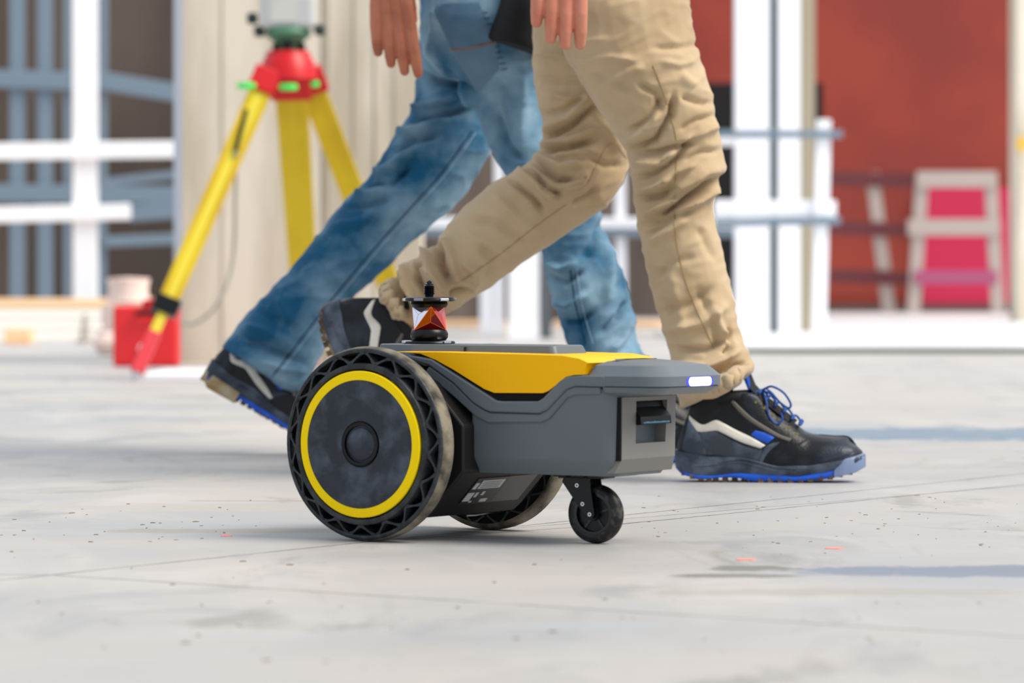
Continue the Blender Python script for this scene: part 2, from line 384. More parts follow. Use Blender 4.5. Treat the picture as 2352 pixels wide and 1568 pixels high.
for px, py, dz in ((566, 197, -.15), (662, 200, -.12), (712, 193, 0)):
    p = at(px, py, TY + dz) - tc0; bm = bmesh.new()
    lathe(bm, [(0.001, -.012), (.024, -.01), (.027, 0), (.024, .01), (0.001, .012)], seg=18, M=Matrix.Translation(p) @ Matrix.Scale(1.25, 4, (1, 0, 0)))
    obj('clamp_knob', bm, M_green, tri)
# strap + cable
A = at(548, 300, TY - .15) - tc0
bm = bmesh.new(); beam(bm, at(566, 255, TY - .12) - tc0, at(540, 352, TY - .18) - tc0, .016, .04); obj('strap_buckle', bm, M_blk, tri, smooth=False, bevel=.004)
bm = bmesh.new()
tube(bm, [Vector(p) for p in catmull([tuple(at(x, y, TY + d) - tc0) for x, y, d in ((543, 350, -.2), (541, 430, -.1), (538, 560, 0), (525, 640, .3), (495, 705, .8), (450, 742, 1.2), (415, 740, 1.4))], 6)], .0065, 8)
obj('hanging_cord', bm, mat('grey_cord', (170, 164, 150), .7), tri)
# instrument
ins = empty('survey_instrument', (tc0.x, TY, zt), label='grey total station on green base screwed to the red tripod head', cat='instrument')
def P(px, py): 
    v = at(px, py, TY); return Vector((v.x - tc0.x, 0, v.z - zt))
bm = bmesh.new(); a = P(600, 64)
lathe(bm, [(.03, 0.0), (.034, .012), (.03, .02), (.075, .05), (.082, .062), (.07, .08), (.03, .082)], seg=20); obj('tribrach', bm, mat('green_base', (70, 120, 92), .5), ins)
for k in range(3):
    th = 2 * PI * k / 3 + .5; bm = bmesh.new(); lathe(bm, [(0.004, 0.0), (.014, .0), (.016, .028), (.008, .03), (.008, .05), (.002, .05)], seg=12, M=Matrix.Translation((.05 * math.cos(th), .05 * math.sin(th), 0)))
    obj('levelling_screw', bm, M_blk, ins)
M_ins = mat('instrument_grey', (196, 197, 196), .45)
bm = bmesh.new(); box(bm, -.095, .095, -.06, .06, .078, .2); obj('body', bm, M_ins, ins, smooth=False, bevel=.018, bseg=3)
for s in (-1, 1):
    bm = bmesh.new(); box(bm, s * .055 - (.04 if s < 0 else 0), s * .055 + (.04 if s > 0 else 0), -.06, .06, .19, .34); obj('yoke_arm', bm, M_ins, ins, smooth=False, bevel=.012)
bm = bmesh.new(); tube(bm, [(0, -.08, .27), (0, .09, .27)], [.038, .036], 20); tl = obj('telescope', bm, mat('instrument_dark', (60, 66, 66), .35), ins)
bm = bmesh.new(); tube(bm, [(-.09, 0, .34), (-.085, 0, .38), (0, 0, .395), (.085, 0, .38), (.09, 0, .34)], .01, 10); obj('carry_handle', bm, M_blk, ins)
for x, z in ((-.125, .115), (.11, .075), (-.1, .07)):
    bm = bmesh.new(); lathe(bm, [(0.002, -.02), (.017, -.018), (.022, 0), (.017, .018), (0.002, .02)], axis='x', seg=14, M=Matrix.Translation((x, 0, z)))
    obj('focus_knob', bm, mat('knob_dark_%d' % int(x * 1000 + 500), (44, 62, 58), .5), ins)
bm = bmesh.new(); box(bm, -.06, .03, -.0635, -.058, .1, .18); obj('display_panel', bm, mat('panel_grey', (206, 205, 198), .5), ins, smooth=False)
# red case on a white plate
cz = 15.4
a = at(264, 832, cz); c = at(412, 690, cz)
cs = empty('red_case', ((a.x + c.x) / 2, cz, 0), label='red plastic carrying case at the foot of the concrete pillar', cat='case')
bm = bmesh.new(); hw = (c.x - a.x) / 2; zc0 = 0.0; box(bm, -hw, hw, -.08, .08, zc0, c.z - .02); obj('case_body', bm, mat('case_red', (228, 40, 46), .45), cs, smooth=False, bevel=.015, bseg=3)
bm = bmesh.new(); box(bm, -hw * .1, hw * .98, -.083, .083, c.z - .03, c.z + .005); obj('case_lid', bm, mat('case_red_dark', (190, 12, 26), .45), cs, smooth=False, bevel=.01)
bm = bmesh.new(); tube(bm, [(-.03, -.085, c.z - .05), (-.03, -.11, c.z - .05), (.06, -.11, c.z - .05), (.06, -.085, c.z - .05)], .01, 8); obj('case_handle', bm, M_blk, cs)
bm = bmesh.new(); lathe(bm, [(0.001, -.0), (.024, -.0), (.02, -.012), (0.001, -.014)], axis='y', seg=20, M=Matrix.Translation((-.005, -.08, .07))); obj('case_badge', bm, M_white, cs)
g = ground(285, 884)
bm = bmesh.new(); box(bm, 0, .38, 0, .9, 0, .022); pl = obj('white_board', bm, M_white, smooth=False, bevel=.003); pl.location = (g.x + .0, g.y + .6, 0)
tag(pl, 'flat white board lying on the floor before the red case', 'board')
# ================================================================== ROBOT
YAW = math.radians(33.5); cY, sY = math.cos(YAW), math.sin(YAW)
TRK = 0.275
nw = ground(852, 1242)
mx_, my_ = nw.x + sY * TRK / 2, nw.y + cY * TRK / 2
rob = empty('rover_robot', (mx_, my_, 0), -YAW, label='grey and orange wheeled robot with yellow ringed wheels rolling across the floor', cat='robot')
def inv(px, py, v):
    r = (px - 1176.0) / F
    L_ = (r * (my_ - cY * v) - mx_ + sY * v) / (cY + sY * r)
    Y = my_ - sY * L_ - cY * v
    return L_, CH - (py - HZ) * Y / F
def invF(px, py, L_):
    r = (px - 1176.0) / F
    v = (mx_ + cY * L_ - r * (my_ - sY * L_)) / (sY - r * cY)
    Y = my_ - sY * L_ - cY * v
    return v, CH - (py - HZ) * Y / F
WB = .080; WC = .086     # half widths of hull and canopy
LF = inv(1413, 1000, WB)[0]       # hull front plane
LN = inv(1517, 870, WC)[0]        # nose front plane
def planform(L0, L1, hw, r, n=10, taper=0.0):
    """rounded rectangle outline in (L, y); front corners radius r."""
    pts = []
    for k in range(n + 1):
        a = -PI / 2 + PI / 2 * k / n
        pts.append((L1 - r + r * math.cos(a), -(hw - r) + r * math.sin(a)))
    for k in range(n + 1):
        a = PI / 2 * k / n
        pts.append((L1 - r + r * math.cos(a), (hw - r) + r * math.sin(a)))
    r2 = .008
    for k in range(4):
        a = PI / 2 + PI / 2 * k / 3
        pts.append((L0 + r2 + r2 * math.cos(a), hw + taper - r2 + r2 * math.sin(a)))
    for k in range(4):
        a = PI + PI / 2 * k / 3
        pts.append((L0 + r2 + r2 * math.cos(a), -(hw + taper - r2) + r2 * math.sin(a)))
    return pts
def stackloft(name, levels, m, parent, **k):
    bm = bmesh.new(); rings(bm, [[Vector((x, y, z)) for x, y in planform(*p)] for p, z in levels]); return obj(name, bm, m, parent, **k)
def side_extrude(name, poly, hw, m, parent, front_r=0.0, Lmax=None, bevel=.0012, **k):
    """poly in (L,z); extruded across y in [-hw,hw], clamped to a rounded front."""
    vs = [-hw, hw] if not front_r else [-hw, -hw + front_r * .3, -hw + front_r, hw - front_r, hw - front_r * .3, hw]
    bm = bmesh.new(); R = []
    for y in vs:
        lm = 99
        if front_r:
            d = max(0, abs(y) - (hw - front_r)) / front_r; lm = Lmax - front_r + front_r * math.sqrt(max(0, 1 - d * d))
        R.append([Vector((min(L_, lm), y, z)) for L_, z in poly])
    rings(bm, R); bmesh.ops.remove_doubles(bm, verts=bm.verts, dist=1e-6)
    return obj(name, bm, m, parent, bevel=bevel, **k)
def pp(pts, v): return [inv(x, y, v) for x, y in pts]
# chassis box between the wheels
zH = inv(1250, 1091, WB)[1]
ztop = .2365
box_poly = [(-.085, .05), (-.06, .032), (.062, .030), (.074, .040), (.122, zH + .002), (.122, .150), (.07, .205), (.0, .232), (-.06, .232), (-.1, .2)]
side_extrude('chassis', box_poly, .104, M_dgrey, rob, bevel=.003, label='dark grey chassis box between the wheels, deepened for the shadow there')
# hull
LR = inv(1112, 1000, WB)[0] + .008
zHt = inv(1300, 900, WB)[1]
hull = stackloft('hull', [((LR - .03, LF - .013, WB - .014, .020), zH), ((LR - .03, LF - .003, WB - .002, .025), zH + .0175), ((LR - .03, LF - .001, WB, .026), zH + .022), ((LR - .03, LF + .001, WB + .001, .026), zHt + .004)], M_grey, rob, ang=45)
# pocket cut into the hull for the latch
_LP = LF + .0012
_h0 = -invF(1460, 940, _LP)[0]; _h1 = -invF(1531, 940, _LP)[0]; _z1 = invF(1495, 919, _LP)[1]; _z0 = invF(1495, 1016, _LP)[1]
bm = bmesh.new(); box(bm, _LP - .0158, _LP + .02, min(_h0, _h1) - .0006, max(_h0, _h1) + .0006, _z0 - .0006, _z1 + .0006)
ct = obj('cutter', bm, None, rob, smooth=False)
bo = hull.modifiers.new('cut', 'BOOLEAN'); bo.operation = 'DIFFERENCE'; bo.object = ct; bo.solver = 'EXACT'
dg = bpy.context.evaluated_depsgraph_get(); dg.update(); nm = bpy.data.meshes.new_from_object(hull.evaluated_get(dg))
hull.modifiers.clear(); hull.data = nm; bpy.data.objects.remove(ct)
# lower and upper trim bands
b2 = pp([(985, 840), (1040, 880), (1085, 925), (1112, 942), (1125, 947), (1238, 950), (1256, 940), (1300, 893), (1320, 886), (1378, 888), (1378, 906), (1322, 907), (1302, 913), (1260, 962), (1242, 970), (1120, 971), (1092, 957), (1040, 910), (975, 856)], WC - .002)
side_extrude('lower_trim', b2, WC - .002, M_grey, rob, bevel=.002)
b1 = pp([(940, 815), (990, 824), (1040, 856), (1112, 902), (1138, 919), (1150, 921), (1235, 921), (1246, 914), (1285, 874), (1302, 864), (1338, 861), (1390, 862), (1390, 888.5), (1320, 886.5), (1300, 893.5), (1256, 940.5), (1238, 949), (1125, 946), (1112, 941), (1085, 924), (1040, 879), (985, 839), (925, 820)], WC + .001)
side_extrude('upper_trim', b1, WC + .001, M_grey, rob, bevel=.002)
# dark recess + orange shell
rc = pp([(950, 812), (1335, 828), (1338, 862), (1300, 868), (1240, 922), (1138, 920), (1040, 864), (985, 828)], WC - .004)
side_extrude('shell_recess', rc, WC - .004, M_seam, rob, bevel=0)
orp = pp([(900, 807.5), (1000, 808), (1200, 813), (1290, 816), (1330, 823), (1352, 833), (1347, 838), (1340, 860), (1318, 861), (1300, 865), (1276, 885), (1258, 898), (1246, 902.5), (1135, 902), (1112, 893), (1080, 873), (1040, 848), (1000, 826), (965, 812), (930, 809)], WC)
side_extrude('orange_shell', orp, WC, M_org, rob, bevel=.003, bseg=3)
side_extrude('orange_hood', pp([(1250, 814), (1350, 818), (1402, 822), (1402, 835), (1250, 835)], 0.0), .040, M_org, rob, bevel=.003)
# nose canopy
LB = inv(1346, 850, WC)[0]
za = inv(1450, 908, WC)[1]; zb_ = inv(1450, 889, WC)[1]; zc = inv(1450, 865, WC)[1]; zd = inv(1450, 840.5, WC)[1]
LBB = inv(1378, 890, WC)[0]
stackloft('nose_lower_trim', [((LBB, LN - .018, WC - .008, .028), za), ((LBB, LN - .012, WC - .002, .032), za + .003), ((LBB, LN - .001, WC, .034), zb_ - .0006)], M_grey, rob, ang=25)
stackloft('nose_groove', [((LBB + .002, LN - .003, WC - .003, .033), zb_ - .001), ((LBB + .002, LN - .003, WC - .003, .033), zb_ + .001)], M_seam, rob)
nose = stackloft('nose_cover', [((LB, LN, WC, .034), zb_ + .0006), ((LB, LN, WC + .0005, .034), zc), ((LB + .003, LN - .014, WC - .011, .030), zd), ((LB + .010, LN - .05, WC - .03, .03), zd + .005), ((LB + .022, LN - .085, WC - .05, .015), zd + .0075)], M_grey, rob, ang=28)
# nose lamp
def frontpatch(name, px0, px1, py0, py1, L_, th, m, parent, r=.3, bevel=0, **k):
    v0, _ = invF(px0, py0, L_); v1, _ = invF(px1, py0, L_)
    z0 = (invF(px0, py1, L_)[1] + invF(px1, py1, L_)[1]) / 2; z1 = (invF(px0, py0, L_)[1] + invF(px1, py0, L_)[1]) / 2
    bm = bmesh.new()
    if r:
        cyy = -(v0 + v1) / 2; hw_ = abs(v0 - v1) / 2; cz_ = (z0 + z1) / 2; hh = (z1 - z0) / 2; rr = min(hh, hw_) * r
        ring = []
        for cx, cz2, a0 in ((1, 1, 0), (-1, 1, PI / 2), (-1, -1, PI), (1, -1, 3 * PI / 2)):
            for q in range(5):
                a = a0 + PI / 2 * q / 4; ring.append((cyy + cx * (hw_ - rr) + rr * math.cos(a), cz_ + cz2 * (hh - rr) + rr * math.sin(a)))
        rings(bm, [[Vector((L_ - .003, y, z)) for y, z in ring], [Vector((L_ + th, y, z)) for y, z in ring]])
    else:
        box(bm, L_ - .003, L_ + th, min(-v0, -v1), max(-v0, -v1), z0, z1)
    return obj(name, bm, m, parent, bevel=bevel, **k)
frontpatch('headlamp_rim', 1577, 1638, 865, 886, LN, .0006, M_lampb, rob, r=1.0, label='blue glowing rim of the front lamp')
frontpatch('headlamp', 1582, 1632, 866, 885, LN, .0014, M_lamp, rob, r=1.0, label='lit white front lamp')
# front panel with latch recess
def fv(px, py, L_=None): return invF(px, py, LF if L_ is None else L_)
LP = LF + .0012
v0 = fv(1428, 1000, LP)[0]; v1 = fv(1550, 1000, LP)[0]
zp1 = invF(1490, 910, LP)[1]; zp0 = zH + .004; zpm = zH + .022
h0 = fv(1460, 940, LP)[0]; h1 = fv(1531, 940, LP)[0]; hz1 = invF(1495, 919, LP)[1]; hz0 = invF(1495, 1016, LP)[1]
bm = bmesh.new()
ya, yb, ha, hb = -v0, -v1, -h0, -h1
O = [bm.verts.new((LP, ya, zpm)), bm.verts.new((LP, yb, zpm)), bm.verts.new((LP + .0015, yb, zp1)), bm.verts.new((LP + .0015, ya, zp1))]
H = [bm.verts.new((LP, ha, hz0)), bm.verts.new((LP, hb - .003, hz0)), bm.verts.new((LP + .001, hb, hz1)), bm.verts.new((LP + .001, ha, hz1))]
D = [bm.verts.new((LP - .016, v.co.y, v.co.z)) for v in H]
for i in range(4):
    bm.faces.new((O[i], O[(i + 1) % 4], H[(i + 1) % 4], H[i])); bm.faces.new((H[i], H[(i + 1) % 4], D[(i + 1) % 4], D[i]))
bm.faces.new(D)
# lower chamfer and rim
C = [bm.verts.new((LP - .011, ya, zp0)), bm.verts.new((LP - .011, yb + .010, zp0))]
bm.faces.new((O[0], C[0], C[1], O[1]))
Bk = [bm.verts.new((LP - .03, v.co.y, v.co.z)) for v in (O[0], O[1], O[2], O[3], C[1], C[0])]
bm.faces.new((O[1], Bk[1], Bk[2], O[2])); bm.faces.new((O[2], Bk[2], Bk[3], O[3])); bm.faces.new((O[3], Bk[3], Bk[0], O[0]))
bm.faces.new((O[0], Bk[0], Bk[5], C[0])); bm.faces.new((C[0], Bk[5], Bk[4], C[1])); bm.faces.new((C[1], Bk[4], Bk[1], O[1]))
fp = obj('front_panel', bm, M_grey2, rob, smooth=False, label='front panel with latch recess, warm light put into its grey')
# black seam left of the panel
bm = bmesh.new(); box(bm, LF - .012, LF + .0006, ya - .0030, ya + .0005, zH + .020, zp1); obj('panel_gap', bm, M_seam, rob, smooth=False)
bm = bmesh.new(); box(bm, LP - .0155, LP - .006, ha + .0004, hb - .0004, invF(1495, 975, LP)[1], hz1 - .0005); obj('recess_fill', bm, M_seam, fp, smooth=False)  # black box that darkens the upper part of the recess
# latch
zl1 = invF(1495, 921, LP)[1]; zlm = invF(1495, 955, LP)[1]; zl0 = invF(1495, 973, LP)[1]
bm = bmesh.new()
R = []
for y, dx in ((ha + .0005, 0), (hb - .0005, 0)):
    R.append([Vector((LP - .015, y, zl1)), Vector((LP - .006, y, zl1)), Vector((LP - .004, y, zlm + .012)), Vector((LP + .007, y, zlm)), Vector((LP + .008, y, zl0)), Vector((LP - .015, y, zl0 + .001))])
rings(bm, R); lt = obj('latch', bm, M_blk, fp, smooth=False, bevel=.0005, label='black spring latch on the front panel')
bm = bmesh.new()
y0 = ha + .007; ww = (hb - ha) - .012
for k in range(19):
    a = y0 + ww * k / 19; hgt = random.choice((.0016, .0022, .0019))
    box(bm, LP + .0076, LP + .0083, a, a + ww / 30, zl0 + .0016, zl0 + .0016 + hgt)
obj('latch_print', bm, mat('cyan_print', (110, 185, 215), .4, emit=None), fp, smooth=False, label='tiny pale blue lettering on the latch, too small to read')
# top deck block
zt0 = .2365; zt1 = .2530
Lt = inv(1274, 800, .04)[0]
stackloft('top_deck', [((-.062, Lt + .006, .044, .01), zt0 - .012), ((-.062, Lt + .004, .043, .01), zt0), ((-.06, Lt - .003, .038, .009), zt1 - .001), ((-.058, Lt - .005, .036, .008), zt1)], M_grey, rob, ang=25)
bm = bmesh.new(); Ls = inv(1070, 800, .04)[0]; box(bm, Ls - .0004, Ls + .0004, -.0442, .0442, zt0 - .002, zt1 - .003); obj('deck_seam', bm, M_seam, rob, smooth=False)
# label plate on the sloping chassis front
A3 = Vector((.074, 0, .040)); B3 = Vector((.122, 0, zH + .002)); tdir = (B3 - A3).normalized(); nd = Vector((tdir.z, 0, -tdir.x)).normalized(); ln = (B3 - A3).length
def slope(name, u0, u1, t0, t1, off, m, **k):
    bm = bmesh.new(); vs = []
    for o_ in (-.0006, off):
        for u, t in ((u0, t0), (u1, t0), (u1, t1), (u0, t1)):
            p = A3 + tdir * ln * t + nd * o_; vs.append(bm.verts.new((p.x, u, p.z)))
    for f in [(3, 2, 1, 0), (4, 5, 6, 7), (0, 1, 5, 4), (1, 2, 6, 5), (2, 3, 7, 6), (3, 0, 4, 7)]: bm.faces.new([vs[i] for i in f])
    return obj(name, bm, m, rob, smooth=False, **k)
M_lab = mat('label_black', (20, 20, 22), .35); M_labw = mat('label_white', (214, 214, 214), .5)
slope('type_label', -.055, .085, .12, .80, .0005, mat('label_dark_grey', (58, 56, 58), .35))
slope('rating_label', -.055, .02, .14, .80, .0009, M_lab, label='black rating label with white print')
slope('barcode_label', -.040, .012, .52, .74, .0013, M_labw, label='white barcode strip')
for k in range(4): slope('barcode_line', -.036, .006, .555 + .045 * k, .568 + .045 * k, .0016, mat('barcode_%d' % k, (120, 120, 124), .5))
for (u0, u1, t0, t1) in ((-.052, -.044, .52, .68), (-.053, -.038, .2, .42), (-.012, .004, .16, .24), (-.02, -.014, .34, .44), (-.034, -.028, .3, .42), (-.036, -.03, .16, .2)):
    slope('label_mark', u0, u1, t0, t1, .0013, M_labw)
# thin metal strip under the chassis
bm = bmesh.new(); tube(bm, [(.03, .1, .027), (.05, .03, .027), (.055, -.0, .028)], .0016, 8); obj('ground_strap', bm, M_chrome, rob)
# ---- wheels
RO = .1257; HWD = .0225
def make_wheel(parent, y, out):
    W = bpy.data.objects.new('wheel', None); COL.objects.link(W); W.parent = parent; W.location = (0, y, RO); W.rotation_euler = (0, .08, 0 if out > 0 else PI)
    # local: outward = +y
    bm = bmesh.new()
    lathe(bm, [(.1170, -.012), (.1205, -.0125), (.1238, -.009), (.1252, -.005), (RO, .001), (RO, .007), (.1250, .012), (.1236, .0148), (.1222, .0150), (.1185, .0145), (.1175, .004)], axis='y', seg=96, closed_prof=True)
    obj('tyre_tread', bm, M_tread, W, ang=60)
    bm = bmesh.new()
    lathe(bm, [(.1175, .0130), (.1222, .0140), (.1235, .0150), (.1230, .0168), (.1205, .0180), (.1180, .0170)], axis='y', seg=96, closed_prof=True)
    obj('tyre_shoulder', bm, M_rub, W, ang=60)
    bm = bmesh.new()
    lathe(bm, [(.0950, -.012), (.1040, -.012), (.1045, -.008), (.1045, HWD - .002), (.1035, HWD + .0010), (.0985, HWD + .002), (.0965, HWD + .001), (.0960, HWD - .004)], axis='y', seg=96, closed_prof=True)
    obj('tyre_inner_ring', bm, M_rub, W, ang=60)
    bm = bmesh.new(); lathe(bm, [(.103, -.010), (.1185, -.010), (.1185, -.004), (.103, -.004)], axis='y', seg=64, closed_prof=True); obj('spoke_gap_backing', bm, M_seam, W)  # black ring added so the gaps between the spokes look dark
    # truss spokes, each a curved fin running across the width
    N = 17
    def spoke_mesh(sgn):
        bm = bmesh.new(); dphi = 2 * PI / N
        for ysgn in (1, -1):
            R = []
            for k in range(7):
                t = k / 6; a = sgn * dphi * .46 * t; r = .1038 + (.1188 - .1038) * t
                yo = (HWD - .0005 - .0055 * t) if ysgn > 0 else .0115; yi = .0
                th = .0011 + .0022 * (abs(t - .5) * 2) ** 2
                d = Vector((math.cos(a), 0, math.sin(a))); q = Vector((-math.sin(a), 0, math.cos(a)))
                tang = (d * (.015) + q * sgn * .1113 * dphi * .46).normalized(); nn = Vector((-tang.z, 0, tang.x))
                c = d * r
                R.append([c + nn * th + Vector((0, ysgn * yo, 0)), c - nn * th + Vector((0, ysgn * yo, 0)), c - nn * th * .6 + Vector((0, yi, 0)), c + nn * th * .6 + Vector((0, yi, 0))])
            rings(bm, R)
        bmesh.ops.recalc_face_normals(bm, faces=bm.faces)
        me = bpy.data.meshes.new('spoke'); bm.to_mesh(me); bm.free(); me.materials.append(M_rub); smooth_me(me, 40); return me
    if 'spoke' not in SP: SP['spoke'] = (spoke_mesh(1), spoke_mesh(-1))
    for k in range(N):
        for me in SP['spoke']:
            o = bpy.data.objects.new('spoke', me); COL.objects.link(o); o.parent = W; o.rotation_euler = (0, 2 * PI * k / N, 0)
    # hub
    bm = bmesh.new()
    lathe(bm, [(.0945, HWD - .001), (.0945, HWD + .0022), (.0935, HWD + .0032), (.0830, HWD + .0040), (.0825, HWD + .0030), (.0825, HWD - .001)], axis='y', seg=96, closed_prof=True)
    obj('rim_ring', bm, M_yel, W, ang=40, label='bright yellow ring around the hub')
    bm = bmesh.new()
    lathe(bm, [(.0827, -HWD), (.0827, HWD + .0032), (.0815, HWD + .0038), (.070, HWD + .0042), (.062, HWD + .0036), (.054, HWD + .0004), (.044, HWD - .0014), (.036, HWD - .0002), (.0300, HWD + .0010), (.0288, HWD - .001), (.0001, HWD - .001)], axis='y', seg=96)
    obj('hub_cover', bm, M_hub, W, ang=50)
    bm = bmesh.new()
    lathe(bm, [(.0284, HWD - .002), (.0284, HWD + .0022), (.0272, HWD + .0034), (.0238, HWD + .0030), (.0232, HWD - .0035), (.0001, HWD - .0035)], axis='y', seg=64); obj('cap_ring', bm, M_blk, W, ang=40)
    bm = bmesh.new(); lathe(bm, [(.0214, HWD - .004), (.0214, HWD - .0002), (.0203, HWD + .0006), (.012, HWD + .001), (.0001, HWD + .0012)], axis='y', seg=48); obj('hub_cap', bm, M_hub, W, ang=50)
    bm = bmesh.new(); lathe(bm, [(.09, -HWD + .004), (.103, -HWD + .004), (.103, -HWD + .010), (.09, -HWD + .010)], axis='y', seg=48, closed_prof=True); obj('rim_back', bm, M_blk, W)
    return W
SP = {}
make_wheel(rob, -TRK / 2, -1); make_wheel(rob, TRK / 2, 1)
bm = bmesh.new(); tube(bm, [(0, -TRK / 2 + .01, RO), (0, TRK / 2 - .01, RO)], .02, 20); obj('axle', bm, M_blk, rob)
# ---- caster
gc = ground(1369, 1248); dx, dy = gc.x - mx_, gc.y - my_
cl = (dx * cY - dy * sY, dx * sY + dy * cY)   # local coords
RC = .0383
CA = bpy.data.objects.new('caster', None); COL.objects.link(CA); CA.parent = rob; CA.location = (cl[0], cl[1], RC); CA.rotation_euler = (0, 0, math.radians(6))
bm = bmesh.new(); prof = []
for k in range(14):
    a = 2 * PI * k / 14; prof.append((RC - .0085 + .0085 * math.cos(a), .0105 * math.sin(a)))
lathe(bm, prof, axis='y', seg=64, closed_prof=True); obj('caster_tyre', bm, M_castd, CA, ang=80)
bm = bmesh.new(); prof = [(.0232, -.0095), (.0300, -.0100), (.0325, -.0085), (.0325, .0085), (.0300, .0100), (.0232, .0095), (.0222, .006), (.0222, -.006)]
lathe(bm, prof, axis='y', seg=64, closed_prof=True); obj('caster_rim', bm, M_cast, CA, ang=40)
bm = bmesh.new(); lathe(bm, [(.0001, -.0035), (.0225, -.0035), (.0225, .0035), (.0001, .0035)], axis='y', seg=48); lathe(bm, [(.0001, -.011), (.008, -.011), (.0095, 0), (.008, .011), (.0001, .011)], axis='y', seg=24); obj('caster_hub', bm, M_blkm, CA, ang=40)
for k in range(5):
    a = 2 * PI * k / 5 + .3; bm = bmesh.new(); beam(bm, (.007 * math.cos(a), 0, .007 * math.sin(a)), (.0225 * math.cos(a), 0, .0225 * math.sin(a)), .003, .010); obj('caster_spoke', bm, M_cast, CA, smooth=False)
swx = -.020; zT = zH - RC - .004
for s in (-1, 1):
    bm = bmesh.new(); y = s * .0165
    pol = [(.003, -.006), (-.003, -.006), (-.009, .0), (swx - .012, .030), (swx - .020, zT - .006), (swx - .018, zT), (swx + .020, zT), (swx + .019, zT - .004), (.006, .0)]
    rings(bm, [[Vector((x, y - .0012, z)) for x, z in pol], [Vector((x, y + .0012, z)) for x, z in pol]]); obj('fork_plate', bm, M_blkm, CA, bevel=.0006, smooth=False)
bm = bmesh.new(); rings(bm, [[Vector((swx + a * .026, b * .017, zT - .0015)) for a, b in ((-1, -1), (1.5, -1), (1.5, 1), (-1, 1))], [Vector((swx + a * .026, b * .017, zT + .0015)) for a, b in ((-1, -1), (1.5, -1), (1.5, 1), (-1, 1))]]); obj('fork_crown', bm, M_blkm, CA, bevel=.001, smooth=False)
bm = bmesh.new(); lathe(bm, [(.011, zT), (.0125, zT + .001), (.0125, zT + .003), (.009, zT + .004), (.009, zT + .012)], seg=28, M=Matrix.Translation((swx, 0, 0))); obj('swivel_bearing', bm, mat('brass_dark', (150, 130, 80), .3, metal=.9), CA)
for (x, z) in ((swx + .002, zT - .010), (-.010, .013), (0, 0.0)):
    bm = bmesh.new(); lathe(bm, [(.0013, -.0178), (.0013, -.0192), (.0026, -.0192), (.0026, -.0178)], axis='y', seg=20, closed_prof=True, M=Matrix.Translation((x, 0, z))); obj('rivet', bm, M_chrome, CA)
# mounting rail under hull
bm = bmesh.new(); 
for k in range(3): box(bm, cl[0] - .045 + .026 * k, cl[0] - .026 + .026 * k, -.05, .04, zH - .003, zH + .002)
obj('under_plate', bm, M_blk, rob, smooth=False)
# ================================================================== PRISM on the deck
pl_ = inv(986, 700, 0.0)
PR = empty('survey_prism', rob.matrix_basis @ Vector((pl_[0], 0, zt1)), -YAW, label='round survey prism with red glass facets standing on the robot deck', cat='prism')
M_glass = mat('red_prism_glass', (225, 12, 4), 0.06, metal=0.8, coat=1.0)
M_glass2 = mat('dark_red_prism_glass', (120, 2, 2), 0.05, metal=0.35, coat=1.0)
M_glass3 = mat('orange_prism_glass', (255, 120, 20), 0.08, metal=.8)
M_glassw = mat('clear_prism_glass', (238, 242, 255), 0.04, metal=1.0)
M_orl = mat('orange_edge', (255, 120, 50), .3)
q = 4.98 / F
bm = bmesh.new(); lathe(bm, [(.010, 0), (.0335, 0), (.0345, .0012), (.0335, .0032), (.024, .0040), (.018, .005)], seg=48); obj('base_plate', bm, M_blk, PR)
def tab(name, ang, z, m, r0=.024, r1=.0362, wd=.014, th=.004):
    bm = bmesh.new(); M = Matrix.Rotation(ang, 4, 'Z'); box(bm, r0, r1, -wd / 2, wd / 2, z, z + th, M); return obj(name, bm, m, PR, smooth=False, bevel=.0006)
for a in (0, 1, 2): tab('base_lug', YAW + PI + .25 + 2 * PI / 3 * a, .0008, M_chrome, wd=.012, th=.0036)
bm = bmesh.new(); lathe(bm, [(.018, .004), (.022, .0045), (.0245, .008), (.0252, .0125), (.0235, .0170), (.0225, .0185), (.01, .0185)], seg=48); obj('lower_cup', bm, M_blk, PR)
z0p, z1p = .0180, .0490
bm = bmesh.new(); lathe(bm, [(.01, z1p - .001), (.0228, z1p - .001), (.0250, z1p + .003), (.0235, z1p + .007), (.024, z1p + .0075), (.01, z1p + .0075)], seg=48); obj('upper_cup', bm, M_blk, PR)
bm = bmesh.new(); lathe(bm, [(.01, z1p + .0065), (.0325, z1p + .0070), (.0335, z1p + .0085), (.0325, z1p + .0115), (.030, z1p + .0125), (.008, z1p + .0125)], seg=48); obj('top_disc', bm, M_blk, PR)
for a in range(6): tab('top_lug', YAW + PI + .12 + PI / 3 * a, z1p + .0075, M_chrome if a % 2 == 0 else mat('lug_grey_%d' % a, (150, 150, 156), .3, metal=.9), r0=.028, r1=.0355, wd=.013, th=.0036)
# stud
bm = bmesh.new(); zs = z1p + .0125
prof = [(.0001, zs), (.0056, zs), (.0056, zs + .003)]
for k in range(5): prof += [(.0078, zs + .0052 + k * .0024), (.0058, zs + .0064 + k * .0024)]
prof += [(.0058, zs + .0172), (.0036, zs + .0182), (.0036, zs + .0206), (.0016, zs + .0222), (.0001, zs + .0225)]
lathe(bm, prof, seg=28); obj('threaded_stud', bm, M_blkm, PR, ang=50)
